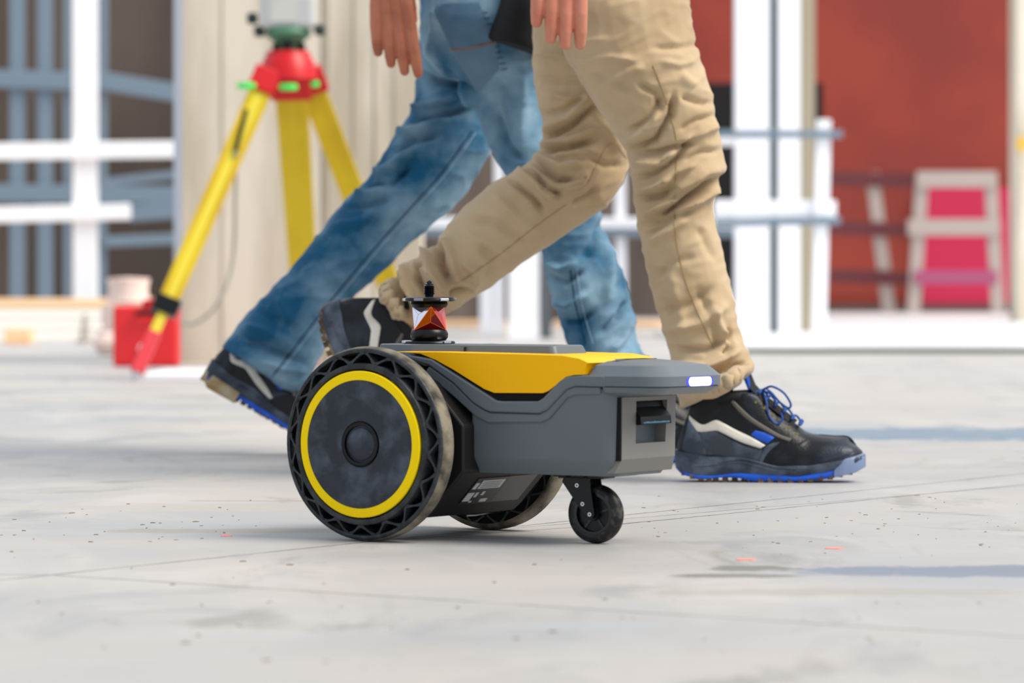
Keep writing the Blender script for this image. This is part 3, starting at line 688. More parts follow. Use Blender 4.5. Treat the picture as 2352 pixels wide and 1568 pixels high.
# faceted glass body: antiprism
NF = 3; base_a = YAW - PI / 2 - PI / 3 + .12
lo = [Vector((.0246 * math.cos(base_a + 2 * PI * (k) / NF), .0246 * math.sin(base_a + 2 * PI * k / NF), z0p)) for k in range(NF)]
hi = [Vector((.0252 * math.cos(base_a + 2 * PI * (k + .5) / NF), .0252 * math.sin(base_a + 2 * PI * (k + .5) / NF), z1p)) for k in range(NF)]
gm = [M_glass2, M_glass, M_glass, M_glass2, M_glass2, M_glassw, M_glassw, M_glass, M_glass2, M_glass, M_glass2, M_glassw]
for k in range(NF):
    for j, tri_ in enumerate(((lo[k], lo[(k + 1) % NF], hi[k]), (hi[k], hi[(k + 1) % NF], lo[(k + 1) % NF]))):
        bm = bmesh.new(); c = sum(tri_, Vector()) / 3; c2 = c * 1; c2.x *= .35; c2.y *= .35
        vs = [bm.verts.new(p) for p in tri_]
        ins_ = bm.verts.new(c + Vector((c.x, c.y, 0)).normalized() * .0012); apex = bm.verts.new(c2)
        for i in range(3):
            bm.faces.new((vs[i], vs[(i + 1) % 3], ins_)); bm.faces.new((vs[(i + 1) % 3], vs[i], apex))
        obj('prism_facet', bm, gm[(2 * k + j) % 12], PR, smooth=False)
bm = bmesh.new()
for k in range(NF):
    for a, b in ((lo[k], hi[k]), (hi[k], lo[(k + 1) % NF])):
        tube(bm, [a * 1.0, b], .00035, 6)
        
    for tri_ in ((lo[k], lo[(k + 1) % NF], hi[k]), (hi[k], hi[(k + 1) % NF], lo[(k + 1) % NF])):
        c = sum(tri_, Vector()) / 3; c = c + Vector((c.x, c.y, 0)).normalized() * .0013
        for p in tri_: tube(bm, [p, c], .00022, 5)
obj('facet_edges', bm, M_orl, PR, label='thin orange lines along the glass facets')
# ================================================================== SHOES
M_sblk = mat('shoe_black', (8, 9, 13), 0.38, spec=.4, var=(70, 84, 104), vscale=16, vstr=0.45, bump=0.35, bscale=260, thr=(.5, .75))
M_sgrey = mat('shoe_grey_scuffed', (44, 54, 68), 0.5, var=(140, 156, 176), vscale=22, vstr=0.5, bump=0.35, bscale=240, thr=(.45, .75))
M_sdark = mat('shoe_padding', (8, 10, 15), 0.7, bump=0.3, bscale=500)
M_swhite = mat('shoe_white_stripe', (228, 224, 212), 0.6, var=(190, 184, 170), vscale=30, vstr=.5)
M_sblue = mat('shoe_blue', (18, 92, 214), 0.45, var=(12, 60, 160), vscale=40, vstr=.5)
M_lace = mat('lace_blue', (16, 74, 150), 0.6)
M_tlug = mat('sole_brown_dirt', (70, 52, 32), 0.8, var=(140, 112, 74), vscale=60, vstr=.7)
M_sclear = mat('sole_clear_grey', (112, 128, 160), .35)
M_eyestay = mat('shoe_eyestay_grey', (92, 88, 82), .6)
sx = [0, .008, .026, .06, .10, .126, .144, .181, .2185, .245, .2556, .285, .300, .307, .311]
szt = [.060, .085, .135, .147, .147, .150, .140, .112, .082, .078, .0775, .0725, .062, .055, .051]
ww_s = [0, .004, .012, .03, .06, .1, .15, .2, .24, .275, .293, .304, .309, .311]
ww_w = [.008, .020, .028, .034, .036, .037, .042, .0495, .051, .047, .040, .029, .018, .009]
zb_s = [0, .01, .03, .06, .2, .255, .29, .311]; zb_z = [.022, .012, .004, .0, .0, .006, .014, .024]
z0_s = [0, .05, .11, .165, .22, .27, .311]; z0_z = [.052, .042, .041, .027, .028, .036, .046]
def SW(s): return interp(s, ww_s, ww_w)
def Z0(s): return interp(s, z0_s, z0_z)
def ZT(s): return max(interp(s, sx, szt), Z0(s) + .002)
def prof_f(s, t):
    t = min(max(t, 0), 1); a = min(max((.17 - s) / .05, 0), 1)
    fa = interp(t, [0, .3, .6, .85, .97, 1], [1, .97, .86, .80, .78, .74]); fb = interp(t, [0, .2, .45, .7, .88, .96, 1], [1, 1.0, .93, .74, .46, .24, .02])
    return a * fa + (1 - a) * fb
def SYf(s, z):
    return SW(s) * prof_f(s, (z - Z0(s)) / (ZT(s) - Z0(s)))
def make_shoe(parent, M, bend=0.0, bs=.205, side=-1, label=None, laces=True, loops=True, outm=None, heelblock=False, sdz=0.0, dk=False):
    """side: which side carries the camera-facing details (-1 = -y)."""
    def B(p):
        p = Vector(p)
        if bend and p.x > bs - .03:
            f = min(1, (p.x - bs + .03) / .06); a = bend * f
            q = p - Vector((bs, 0, .01)); c, s_ = math.cos(a), math.sin(a)
            if f < 1: 
                p = Vector((bs, 0, .01)) + Vector((q.x * c - q.z * s_, q.y, q.x * s_ + q.z * c))
            else: p = Vector((bs, 0, .01)) + Vector((q.x * c - q.z * s_, q.y, q.x * s_ + q.z * c))
        return M @ p
    root = bpy.data.objects.new('shoe', None); COL.objects.link(root); root.parent = parent
    if label: root['label'] = label
    inv_p = parent.matrix_basis.inverted()
    def fin(name, bm, m, **k):
        for v in bm.verts: v.co = inv_p @ B(v.co)
        return obj(name, bm, m, root, **k)
    S_ = [0.001 + (.311 - .001) * (1 - math.cos(PI * k / 40)) / 2 for k in range(41)]
    # upper
    bm = bmesh.new(); R = []
    for s in S_:
        z0, zt_ = Z0(s) - .004, ZT(s); ring = []
        T = [0, .12, .25, .4, .55, .7, .82, .9, .96, 1]
        for t in T: ring.append(Vector((s, SW(s) * prof_f(s, t), z0 + (zt_ - z0) * t)))
        for t in reversed(T): ring.append(Vector((s, -SW(s) * prof_f(s, t), z0 + (zt_ - z0) * t)))
        R.append(ring)
    rings(bm, R)
    for f in bm.faces: f.material_index = 0
    up = fin('upper', bm, M_sblk, ang=60)
    # sole layers
    def sole(name, zlo, zhi, ex, m, lab=None):
        bm = bmesh.new(); R = []
        for s in S_:
            a, b = zlo(s), zhi(s); w_ = SW(s) + ex; se = s + (-.004 if s < .02 else (.004 if s > .29 else 0)) * (ex / .004)
            R.append([Vector((se, w_ * .94, a)), Vector((se, w_, a + (b - a) * .3)), Vector((se, w_ * 1.0, a + (b - a) * .75)), Vector((se, w_ * .96, b)), Vector((se, -w_ * .96, b)), Vector((se, -w_ * 1.0, a + (b - a) * .75)), Vector((se, -w_, a + (b - a) * .3)), Vector((se, -w_ * .94, a))])
        rings(bm, R); return fin(name, bm, m, ang=50, label=lab)
    zb = lambda s: interp(s, zb_s, zb_z)
    zm = lambda s: zb(s) + interp(s, [0, .05, .1, .2, .311], [.006, .010, .016, .011, .016])
    zl = lambda s: zb(s) + interp(s, [0, .04, .07, .10, .13, .311], [.002, .002, .008, .008, .002, .001])
    zmm = lambda s: (zm(s) + Z0(s) * 1.06) / 2
    sole('outsole', zl, zm, .003, outm or M_sblue, 'blue outsole layer' if outm is None else 'brown dusty outsole')
    if heelblock:
        bm = bmesh.new(); R = []
        for s in np.linspace(-.004, .082, 9):
            w_ = SW(max(s, .004)) + .005; zt_ = .026 - .006 * (s / .082)
            R.append([Vector((s, w_, -.004 if s > .01 else .004)), Vector((s, w_, zt_)), Vector((s, -w_, zt_)), Vector((s, -w_, -.004 if s > .01 else .004))])
        rings(bm, R); fin('heel_block', bm, mat('heel_tan_dirt', (150, 120, 70), .7, var=(196, 186, 160), vscale=24, vstr=.8), ang=50, label='pale brown dirty heel block')
    sole('midsole', lambda s: zm(s), lambda s: Z0(s) + .001, .004, M_sgrey, 'scuffed grey midsole')
    # sole ridge lines
    bm = bmesh.new()
    for off, s0, s1 in ((.45, .03, .17), (.72, .07, .2)):
        pts = [Vector((s, side * (SW(s) + .0042), zm(s) + (Z0(s) - zm(s)) * (off + .25 * math.sin((s - s0) / (s1 - s0) * PI)))) for s in np.linspace(s0, s1, 18)]
        tube(bm, pts, .0013, 6)
    fin('sole_ridge', bm, M_sgrey)
    # lugs
    bm = bmesh.new()
    for s in list(np.arange(.012, .06, .014)) + list(np.arange(.14, .3, .0165)):
        for sd in (-1, 1):
            z = zb(s); box(bm, s - .0045, s + .0045, sd * (SW(s) + .0028) - .012 * (1 if sd > 0 else 0), sd * (SW(s) + .0028) + .012 * (1 if sd < 0 else 0), z, z + .0075)
    for s in np.arange(.06, .14, .016): box(bm, s, s + .01, -SW(s) * .9, SW(s) * .9, zb(s), zb(s) + .010)
    fin('tread', bm, M_tlug, smooth=False, label='brown dirty tread lugs')
    # toe bumper
    bm = bmesh.new(); R = []
    ss_ = list(np.linspace(.262, .311, 12))
    for s, sg in [(q_, -1) for q_ in ss_] + [(q_, 1) for q_ in reversed(ss_)]:
        ex_ = .005 * max(0, (s - .29) / .021); o_ = Vector((ex_, sg * .0052, 0)); c_ = Vector((s, sg * SW(s), 0)); zl_ = zb(s) + .0015; zh_ = zb(s) + (Z0(s) + .002 - zb(s)) * (1.0 if s > .28 else (.5 + .5 * (s - .262) / .018))
        R.append([c_ * 1 + Vector((0, 0, zl_)), c_ + o_ + Vector((0, 0, zl_)), c_ + o_ + Vector((0, 0, zh_ - .003)), c_ + o_ * .6 + Vector((0, 0, zh_)), c_ + Vector((0, 0, zh_))])
    rings(bm, R); fin('toe_bumper', bm, M_sclear, ang=60, label='pale grey toe bumper')
    # patches on the camera-facing (and other) side
    def patch(name, upper, lower, m, off=.0016, n=26, sides=(side,), **k):
        for sd in sides:
            bm = bmesh.new(); U = catmull(upper, 6); Lw = catmull(lower, 6)
            nU = n
            def samp(P, t):
                x = t * (len(P) - 1); i = min(int(x), len(P) - 2); return P[i] * (1 - (x - i)) + P[i + 1] * (x - i)
            G = []
            for i in range(nU + 1):
                t = i / nU; a = samp(U, t); b = samp(Lw, t); row = []
                for j in range(6):
                    q = a + (b - a) * j / 5; e = off * (1 if 0 < j < 5 else .35)
                    row.append(Vector((q[0], sd * (SYf(q[0], q[1]) + e), q[1])))
                G.append(row)
            R = [r + [Vector((p.x, p.y - sd * .004, p.z)) for p in reversed(r)] for r in G]
            rings(bm, R); fin(name, bm, m, ang=60, **k)
    def sp(x, y): return ((x - 1555) / 1350.0, (1100 - y) / 1350.0)
    def zp(x, y): return sp(1500 + x * .2211, 820 + y * .2211)   # coords read in the 2352 wide crop
    patch('heel_counter', [zp(372, 620), zp(420, 690), zp(470, 760), zp(520, 850), zp(550, 975)], [zp(300, 930), zp(330, 960), zp(380, 985), zp(450, 992), zp(550, 990)], M_sblk if dk else M_sgrey, off=.001)
    patch('side_panel', [zp(480, 760), zp(640, 745), zp(800, 830), zp(960, 900), zp(1120, 930)], [zp(560, 985), zp(700, 990), zp(850, 1040), zp(960, 1070), zp(1060, 1090)], M_sblk if dk else mat('shoe_side', (44, 52, 62), .5, var=(110, 122, 138), vscale=18, vstr=.6, thr=(.45, .7)), off=.0009)
    zq = zp
    if sdz: zq = lambda x, y: (zp(x, y)[0], zp(x, y)[1] + sdz)
    patch('white_stripe', [zq(372, 580), zq(440, 640), zq(520, 680), zq(640, 632), zq(720, 660), zq(850, 730), zq(1000, 800), zq(1150, 885)], [zq(372, 625), zq(430, 710), zq(480, 752), zq(640, 738), zq(700, 755), zq(850, 830), zq(960, 875), zq(1100, 918)], M_swhite, off=.0022, sides=(-1, 1), label='off-white zigzag stripe along the side')
    patch('blue_panel', [zp(1050, 735), zp(1150, 760), zp(1245, 805)], [zp(1000, 780), zp(1080, 830), zp(1170, 868)], M_sblue, off=.0016, label='blue side panel')
    patch('toe_cap', [zp(1600, 800), zp(1700, 782), zp(1850, 792), zp(2000, 800), zp(2080, 880)], [zp(1120, 1080), zp(1400, 1090), zp(1700, 1060), zp(1950, 990), zp(2090, 930)], M_sblk, off=.0012, sides=(-1, 1), n=34)
    patch('toe_cap_edge', [zp(1230, 860), zp(1150, 900), zp(1100, 980), zp(1060, 1085)], [zp(1310, 850), zp(1210, 930), zp(1150, 1000), zp(1110, 1092)], M_sgrey, off=.0018)
    patch('eyestay', [zp(820, 420), zp(900, 500), zp(1010, 600), zp(1150, 690), zp(1300, 775), zp(1420, 815)], [zp(800, 450), zp(870, 540), zp(970, 630), zp(1110, 720), zp(1260, 800), zp(1390, 850)], M_eyestay, off=.0022, sides=(-1, 1))
    # padded collar
    bm = bmesh.new(); pts = []
    for k in range(25):
        a = 2 * PI * k / 24; pts.append(Vector((.072 + .052 * math.cos(a), .027 * math.sin(a), .141 + .004 * math.cos(a))))
    tube(bm, pts, .0095, 10, caps=False); fin('collar', bm, M_sdark, ang=80)
    # tongue
    bm = bmesh.new(); R = []
    for s, z, w_ in ((.115, .195, .018), (.121, .182, .020), (.130, .16, .022), (.146, .143, .024), (.170, .124, .022), (.200, .100, .016)):
        R.append([Vector((s + dx_, w_ * y, z + dz_)) for y, dx_, dz_ in ((-1, -.006, -.005), (-.5, 0, .001), (0, .002, .003), (.5, 0, .001), (1, -.006, -.005), (.5, -.010, -.008), (-.5, -.010, -.008))])
    rings(bm, R); fin('tongue', bm, M_sdark, ang=70)
    bm = bmesh.new(); tube(bm, [Vector(p) for p in ((.108, side * .012, .198), (.113, side * .0185, .190), (.116, side * .021, .178), (.119, side * .021, .165), (.121, side * .019, .155))], [.002, .0035, .004, .0035, .002], 8); fin('heel_loop', bm, M_sblue, label='blue pull tab at the ankle')
    if laces:
        bm = bmesh.new()
        rows = [(.136, .152), (.150, .142), (.164, .131), (.178, .120), (.192, .109), (.205, .099)]
        for i, (s, z) in enumerate(rows):
            y0 = .022 - .0010 * i; s2, z2 = rows[min(i + 1, len(rows) - 1)]
            for sg in (1, -1):
                tube(bm, catmull([(s + .002, sg * y0, z - .004), (s + .006, sg * y0 * .5, z + .002), ((s + s2) / 2 + .004, 0, (z + z2) / 2 + .0045), (s2 + .002, -sg * y0 * .6, z2 + .002), (s2, -sg * y0, z2 - .004)], 4), .0019, 6)
        if loops:
            yk = side * .006; K = (.143, yk, .153)
            tube(bm, catmull([K, (.158, side * .02, .160), (.178, side * .024, .150), (.190, side * .024, .132), (.187, side * .023, .124), (.174, side * .022, .132), (.160, side * .018, .146), K], 8), .0019, 6)
            tube(bm, catmull([K, (.149, side * .024, .138), (.154, side * .030, .112), (.166, side * .031, .098), (.176, side * .030, .104), (.174, side * .028, .116)], 8), .0018, 6)
            tube(bm, catmull([K, (.130, side * .018, .150), (.115, side * .024, .143), (.112, side * .026, .137)], 6), .0018, 6)
            tube(bm, catmull([K, (.150, -side * .02, .155), (.165, -side * .03, .14), (.158, -side * .034, .12)], 6), .0018, 6)
        fin('laces', bm, M_lace, label='blue laces tied in a bow')
        bm = bmesh.new()
        for (s, z) in rows:
            for sg in (1, -1): lathe(bm, [(.0001, 0), (.0024, 0), (.0024, .001), (.0001, .0012)], axis='y', seg=8, M=Matrix.Translation((s - .004, sg * (SYf(s - .004, z - .018) + .0018), z - .018)))
        fin('eyelet', bm, mat('eyelet_brass', (150, 140, 60), .4, metal=.6))
    return root
# ================================================================== PEOPLE
def loft_pairs(bm, P, n=5, seg=28, kd=.95, dmin=.0):
    """P rows: (lx,ly,rx,ry,Y[,hd])"""
    Q = catmull([tuple(p) if len(p) == 6 else tuple(p) + (-1,) for p in P], n); R = []
    for q in Q:
        A = at(q[0], q[1], q[4]); Bp = at(q[2], q[3], q[4]); C = (A + Bp) / 2; u = (Bp - A) / 2; hd = q[5] if q[5] > 0 else max(u.length * kd, dmin)
        R.append([C + u * math.cos(2 * PI * k / seg) + Vector((0, 1, 0)) * hd * math.sin(2 * PI * k / seg) for k in range(seg)])
    rings(bm, R)
FOLD = 2.6
def displace(me, folds, noise_amp=.0015, noise_scale=9.0, seed=0.0):
    """real cloth folds: ridges (+) and valleys (-) along segments, pushed along the normals."""
    n = len(me.vertices); co = np.empty(n * 3); me.vertices.foreach_get('co', co); co = co.reshape(-1, 3)
    nr = np.empty(n * 3); me.vertices.foreach_get('normal', nr); nr = nr.reshape(-1, 3)
    px = 1176 + F * co[:, 0] / co[:, 1]; py = HZ + F * (CH - co[:, 2]) / co[:, 1]
    h = np.zeros(n)
    for f in folds:
        pts, wd, amp, y0, y1 = f
        best = np.full(n, 1e9); tt = np.zeros(n)
        tot = len(pts) - 1
        for i in range(tot):
            ax, ay = pts[i]; bx, by = pts[i + 1]; dx, dy = bx - ax, by - ay; l2 = dx * dx + dy * dy + 1e-9
            t = np.clip(((px - ax) * dx + (py - ay) * dy) / l2, 0, 1)
            d = np.hypot(px - ax - t * dx, py - ay - t * dy); sd = np.sign((px - ax) * dy - (py - ay) * dx)
            m = d < best; best[m] = d[m]; tt[m] = (i + t[m]) / tot
        fade = np.clip(np.minimum(tt, 1 - tt) * 5 + .15, 0, 1)
        mask = (co[:, 1] > y0) & (co[:, 1] < y1)
        h += mask * amp * FOLD * fade * np.exp(-(best / (wd * .78)) ** 2)
    nzv = np.array([noise.noise(Vector((c[0] * noise_scale + seed, c[1] * noise_scale, c[2] * noise_scale * 1.3))) for c in co]) if noise_amp else 0
    h += nzv * noise_amp
    fine_ = np.array([1 - 2 * abs(noise.noise(Vector((c[0] * 16 + c[2] * 9 + seed, c[1] * 12, c[2] * 34 - c[0] * 10)))) for c in co])
    h += np.clip(fine_ - .25, 0, 1) * .0035
    co += nr * h[:, None]
    me.vertices.foreach_set('co', co.ravel()); me.update()
def surf_pts(bvh, pts, lift=.0008, step=6):
    out = []; o = Vector((0, 0, CH))
    P = []
    for i in range(len(pts) - 1):
        d = math.hypot(pts[i + 1][0] - pts[i][0], pts[i + 1][1] - pts[i][1]); k = max(1, int(d / step))
        for j in range(k): P.append((pts[i][0] + (pts[i + 1][0] - pts[i][0]) * j / k, pts[i][1] + (pts[i + 1][1] - pts[i][1]) * j / k))
    P.append(pts[-1])
    for x, y in P:
        d = (at(x, y, 6.0) - o).normalized(); hit = bvh.ray_cast(o, d)
        if hit[0] is not None: out.append(hit[0] - d * lift)
    return out
def seam(bvh, pts, r, m, parent, name='seam', off=Vector((0, 0, 0)), smooth=True):
    q = surf_pts(bvh, [tuple(p) for p in catmull(pts, 6)] if smooth else pts)
    if len(q) < 3: return
    bm = bmesh.new(); tube(bm, [p - off for p in q], r, 6); return obj(name, bm, m, parent)
def capsule_chain(bm, pts, rad, seg=12):
    pts = [Vector(p) for p in pts]
    # densified tube with round end
    d = (pts[-1] - pts[-2]).normalized(); r = rad[-1]
    P = list(pts); Rr = list(rad)
    for a in (.35, .7, .92): P.append(pts[-1] + d * r * a); Rr.append(r * math.sqrt(max(0.02, 1 - a * a)))
    tube(bm, P, Rr, seg)
def hand(wrist, d, a, nrm, spacing, lens, curl, splay, rad=.0092, thumb=1, sc=1.0, tin=.35):
    """returns remeshed mesh in world coordinates. d down, a pinky->index, nrm toward the palm side."""
    bm = bmesh.new(); d = d.normalized(); a = (a - d * a.dot(d)).normalized(); nrm = nrm.normalized()
    kn = [.082, .090, .094, .090]
    tube(bm, [wrist - d * .05, wrist, wrist + d * .02], [.026, .025, .024], 14)
    for i in range(4):
        o_ = (i - 1.5) * spacing; K = wrist + d * kn[i] * sc + a * o_ + nrm * (-.002)
        tube(bm, [wrist + a * o_ * .55 + d * .0, wrist + d * .045 + a * o_ * .85, K], [.0145, .014, .0125], 12)
        tube(bm, [wrist + a * o_ * .5 + nrm * .008, wrist + d * .04 + a * o_ * .8 + nrm * .010, K + nrm * .006], [.013, .014, .010], 12)
        L = lens[i] * sc; segl = (L * .46, L * .30, L * .24); p = K; pts = [p]; ang = curl[i] * .5
        base = (d + a * splay[i]).normalized()
        for q_, sl in enumerate(segl):
            v = base * math.cos(ang) + nrm * math.sin(ang); p = p + v * sl; pts.append(p); ang += curl[i]
        R4 = [rad * 1.10, rad * 1.0, rad * .95, rad * .80]
        capsule_chain(bm, pts, R4, 14)
    T0 = wrist + d * .018 + a * spacing * 1.3 + nrm * .008
    p1 = T0 + (d * .7 + a * .75 * thumb + nrm * tin).normalized() * .038; p2 = p1 + (d * .9 + a * .35 * thumb + nrm * tin).normalized() * .034; p3 = p2 + (d + a * .05 + nrm * .4).normalized() * .022
    capsule_chain(bm, [T0, p1, p2, p3], [.016, .0125, .011, .0095], 14)
    return remesh(bm, .0016, 3, .5)
def join_meshes(name, meshes):
    bm = bmesh.new()
    for me in meshes: bm.from_mesh(me)
    me = bpy.data.meshes.new(name); bm.to_mesh(me); bm.free(); return me
def body_mesh(chain_list, head, face, voxel=.008):
    """chains: list of (points, radii); merged into one continuous surface by voxel remesh."""
    bm = bmesh.new()
    for pts, rad in chain_list:
        c = catmull([tuple(p) + (r,) for p, r in zip(pts, rad)], 5)
        capsule_chain(bm, [Vector(q[:3]) for q in c], [q[3] for q in c], 20)
    H, r = head
    # skull, jaw, nose, ears
    for (ox, oz, sx_, sy_, sz_) in ((-.012, .02, .098, .077, .105), (.020, -.045, .070, .060, .080), (.0, -.09, .05, .05, .06)):
        M = Matrix.Translation(H + Vector((ox * face, 0, oz))) @ Matrix.Diagonal((sx_, sy_, sz_, 1)); bmesh.ops.create_uvsphere(bm, u_segments=24, v_segments=16, radius=1, matrix=M)
    tube(bm, [H + Vector((face * .085, 0, .018)), H + Vector((face * .105, 0, -.012)), H + Vector((face * .090, 0, -.022))], [.008, .014, .010], 10)
    for s in (-1, 1):
        M = Matrix.Translation(H + Vector((-.01, s * .077, -.005))) @ Matrix.Diagonal((.022, .009, .033, 1)); bmesh.ops.create_uvsphere(bm, u_segments=12, v_segments=10, radius=1, matrix=M)
    tube(bm, [H + Vector((face * .078, -.02, -.055)), H + Vector((face * .090, 0, -.053)), H + Vector((face * .078, .02, -.055))], [.006, .008, .006], 8)
    return remesh(bm, voxel, 2, .5)
M_skin1 = mat('skin_light', (206, 134, 108), 0.5, var=(196, 112, 88), vscale=25, vstr=.6, bump=.2, bscale=300)
M_skin2 = mat('skin_tanned', (196, 122, 92), 0.5, var=(160, 88, 62), vscale=25, vstr=.6, bump=.2, bscale=300)
M_tan = mat('khaki_twill', (194, 171, 137), 0.85, spec=.2, var=(170, 143, 108), vscale=7, vstr=0.6, bump=0.15, bscale=900, sheen=.2)
M_tans = mat('khaki_seam', (168, 140, 98), 0.9)
M_den = mat('blue_denim', (20, 86, 120), 0.85, spec=.2, var=(158, 190, 208), vscale=7, vstr=0.8, bump=0.25, bscale=700, thr=(.38, .66), sheen=.1)
M_dens = mat('denim_seam_dark', (20, 52, 84), 0.9)
M_denl = mat('denim_seam_light', (150, 178, 200), 0.9)
M_hairb = mat('brown_hair', (60, 42, 30), .7)
M_cloth_b = mat('black_fabric', (12, 12, 15), 0.85, bump=.2, bscale=400)
M_cloth_g = mat('grey_shirt', (120, 124, 132), 0.85, bump=.2, bscale=400)
def person(label, x0, Y, data):
    r = empty('person', (x0, Y, 0), label=label, cat='person', group=None); return r
def shoe_M(heel, yawdeg, pitchdeg):
    """heel: world location of heel-bottom origin; toe toward +X rotated by pitch (down positive)."""
    return Matrix.Translation(heel) @ Matrix.Rotation(math.radians(yawdeg), 4, 'Z') @ Matrix.Rotation(math.radians(pitchdeg), 4, 'Y')
# ---------- khaki walker
P1 = person('person in khaki trousers striding right, black and blue safety shoes', at(1400, 650, 6.55).x, 6.55, None)
oP1 = Vector(P1.location)
NEAR, FAR = 6.46, 6.68
bm = bmesh.new()
loft_pairs(bm, [(1290, -60, 1565, -80, NEAR + .02), (1275, 20, 1582, 0, NEAR), (1288, 90, 1592, 75, NEAR), (1318, 160, 1615, 150, NEAR), (1352, 215, 1633, 215, NEAR), (1400, 290, 1649, 290, NEAR), (1438, 350, 1660, 355, NEAR), (1450, 400, 1661, 395, NEAR),
                (1455, 440, 1643, 438, NEAR), (1464, 510, 1641, 500, NEAR), (1480, 600, 1658, 580, NEAR), (1503, 690, 1678, 665, NEAR), (1524, 765, 1694, 735, NEAR), (1542, 825, 1712, 790, NEAR), (1555, 880, 1727, 832, NEAR, .062), (1564, 940, 1730, 850, NEAR, .06)])
loft_pairs(bm, [(1240, -70, 1500, -70, FAR - .04), (1226, 40, 1480, 30, FAR - .02), (1226, 150, 1470, 130, FAR), (1238, 250, 1462, 210, FAR), (1246, 305, 1458, 280, FAR), (1236, 345, 1449, 368, FAR), (1205, 380, 1428, 428, FAR),
                (1150, 415, 1375, 488, FAR), (1085, 462, 1280, 545, FAR), (1035, 515, 1200, 602, FAR), (990, 568, 1135, 655, FAR), (945, 598, 1085, 684, FAR), (905, 628, 1035, 715, FAR), (884, 655, 945, 752, FAR, .055)])
YC = 6.56
loft_pairs(bm, [(1232, 30, 1583, 30, YC, .10), (1230, -40, 1575, -60, YC, .165), (1240, -150, 1560, -150, YC, .18), (1262, -240, 1540, -240, YC, .165), (1270, -300, 1530, -300, YC, .155)])
me = remesh(bm, .0036, 3, .5)
NR = (6.2, 6.575); FR = (6.575, 7.0); AL = (6.2, 7)
V = -1
folds = []
def fo(pts, w_, a, rg): folds.append((pts, w_, a, rg[0], rg[1]))
# front leg: knee bunching
fo([(1445, 345), (1500, 325), (1540, 265), (1548, 215)], 9, -.008, NR); fo([(1440, 325), (1485, 300), (1515, 255)], 12, .006, NR)
fo([(1452, 352), (1510, 350), (1560, 335), (1600, 330)], 8, -.006, NR); fo([(1455, 372), (1520, 375), (1555, 340)], 10, .007, NR)
fo([(1462, 408), (1500, 400), (1560, 360), (1600, 300)], 9, -.007, NR); fo([(1560, 330), (1620, 300), (1645, 290)], 10, .005, NR)
fo([(1655, 405), (1620, 425), (1580, 455), (1540, 480), (1500, 500)], 8, -.010, NR); fo([(1660, 385), (1610, 395), (1565, 425), (1530, 450)], 12, .008, NR)
fo([(1650, 425), (1615, 450), (1575, 480), (1530, 512)], 10, .007, NR); fo([(1470, 455), (1520, 450), (1560, 425)], 9, -.007, NR)
fo([(1470, 440), (1510, 430), (1545, 405)], 9, .006, NR); fo([(1475, 500), (1530, 470), (1560, 455)], 9, .005, NR); fo([(1480, 520), (1540, 500), (1590, 480)], 9, -.006, NR)
fo([(1490, 560), (1540, 530), (1580, 500)], 12, .005, NR); fo([(1610, 100), (1560, 110), (1500, 112)], 10, -.003, NR); fo([(1320, 140), (1400, 130), (1470, 140)], 10, .003, NR)
fo([(1380, 195), (1440, 170), (1480, 150)], 14, .004, NR); fo([(1640, 240), (1600, 235), (1560, 220)], 10, -.004, NR); fo([(1595, 200), (1560, 170)], 14, .003, NR)
# lower shin / cuff
fo([(1515, 720), (1580, 700), (1640, 660)], 12, -.004, NR); fo([(1525, 760), (1600, 745), (1670, 700)], 14, .005, NR); fo([(1545, 800), (1620, 805), (1690, 770)], 10, -.006, NR)
fo([(1555, 830), (1620, 845), (1700, 805)], 11, .007, NR); fo([(1600, 880), (1650, 850), (1715, 835)], 8, -.007, NR); fo([(1600, 660), (1640, 740), (1650, 800)], 12, -.004, NR); fo([(1560, 905), (1640, 890), (1715, 845)], 9, .006, NR)
fo([(1625, 700), (1655, 760), (1690, 800)], 12, .006, NR); fo([(1540, 620), (1560, 700), (1580, 780)], 16, .003, NR); fo([(1660, 820), (1680, 790), (1672, 750)], 8, -.006, NR)
# rear leg: thigh and knee hollow
fo([(1250, 320), (1310, 290), (1370, 240)], 8, -.008, FR); fo([(1245, 300), (1310, 265), (1360, 220)], 12, .006, FR); fo([(1240, 345), (1300, 340), (1370, 320)], 8, -.008, FR)
fo([(1245, 330), (1310, 320), (1380, 290)], 9, .006, FR); fo([(1225, 370), (1280, 410), (1320, 415)], 9, -.010, FR); fo([(1230, 358), (1290, 385), (1340, 375)], 10, .008, FR)
fo([(1190, 395), (1240, 430), (1280, 460)], 10, .010, FR); fo([(1215, 385), (1255, 435), (1290, 450)], 7, -.008, FR); fo([(1170, 410), (1220, 450), (1250, 490)], 8, -.007, FR)
fo([(1290, 430), (1330, 420), (1350, 395)], 9, .007, FR); fo([(1310, 470), (1350, 450), (1370, 430)], 10, -.004, FR); fo([(1340, 250), (1400, 300), (1420, 350)], 16, .004, FR)
fo([(1235, 120), (1290, 125), (1340, 140)], 12, .003, FR); fo([(1235, 180), (1290, 185), (1350, 180)], 10, -.003, FR); fo([(1130, 440), (1190, 500), (1230, 530)], 14, .003, FR)
for a_ in (((1260, 85), (1330, 95), (1400, 88)), ((1600, 140), (1560, 150), (1510, 140))): fo(list(a_), 9, .0025, AL)
fo([(1350, 175), (1400, 185), (1450, 210)], 12, -.003, NR); fo([(1460, 190), (1505, 215), (1520, 260)], 9, -.004, NR); fo([(1445, 300), (1490, 275), (1525, 215)], 8, -.004, NR)
fo([(1560, 300), (1600, 275), (1645, 265)], 8, -.0035, NR); fo([(1570, 370), (1610, 350), (1655, 345)], 9, -.004, NR); fo([(1500, 430), (1550, 395), (1600, 375)], 8, .004, NR)
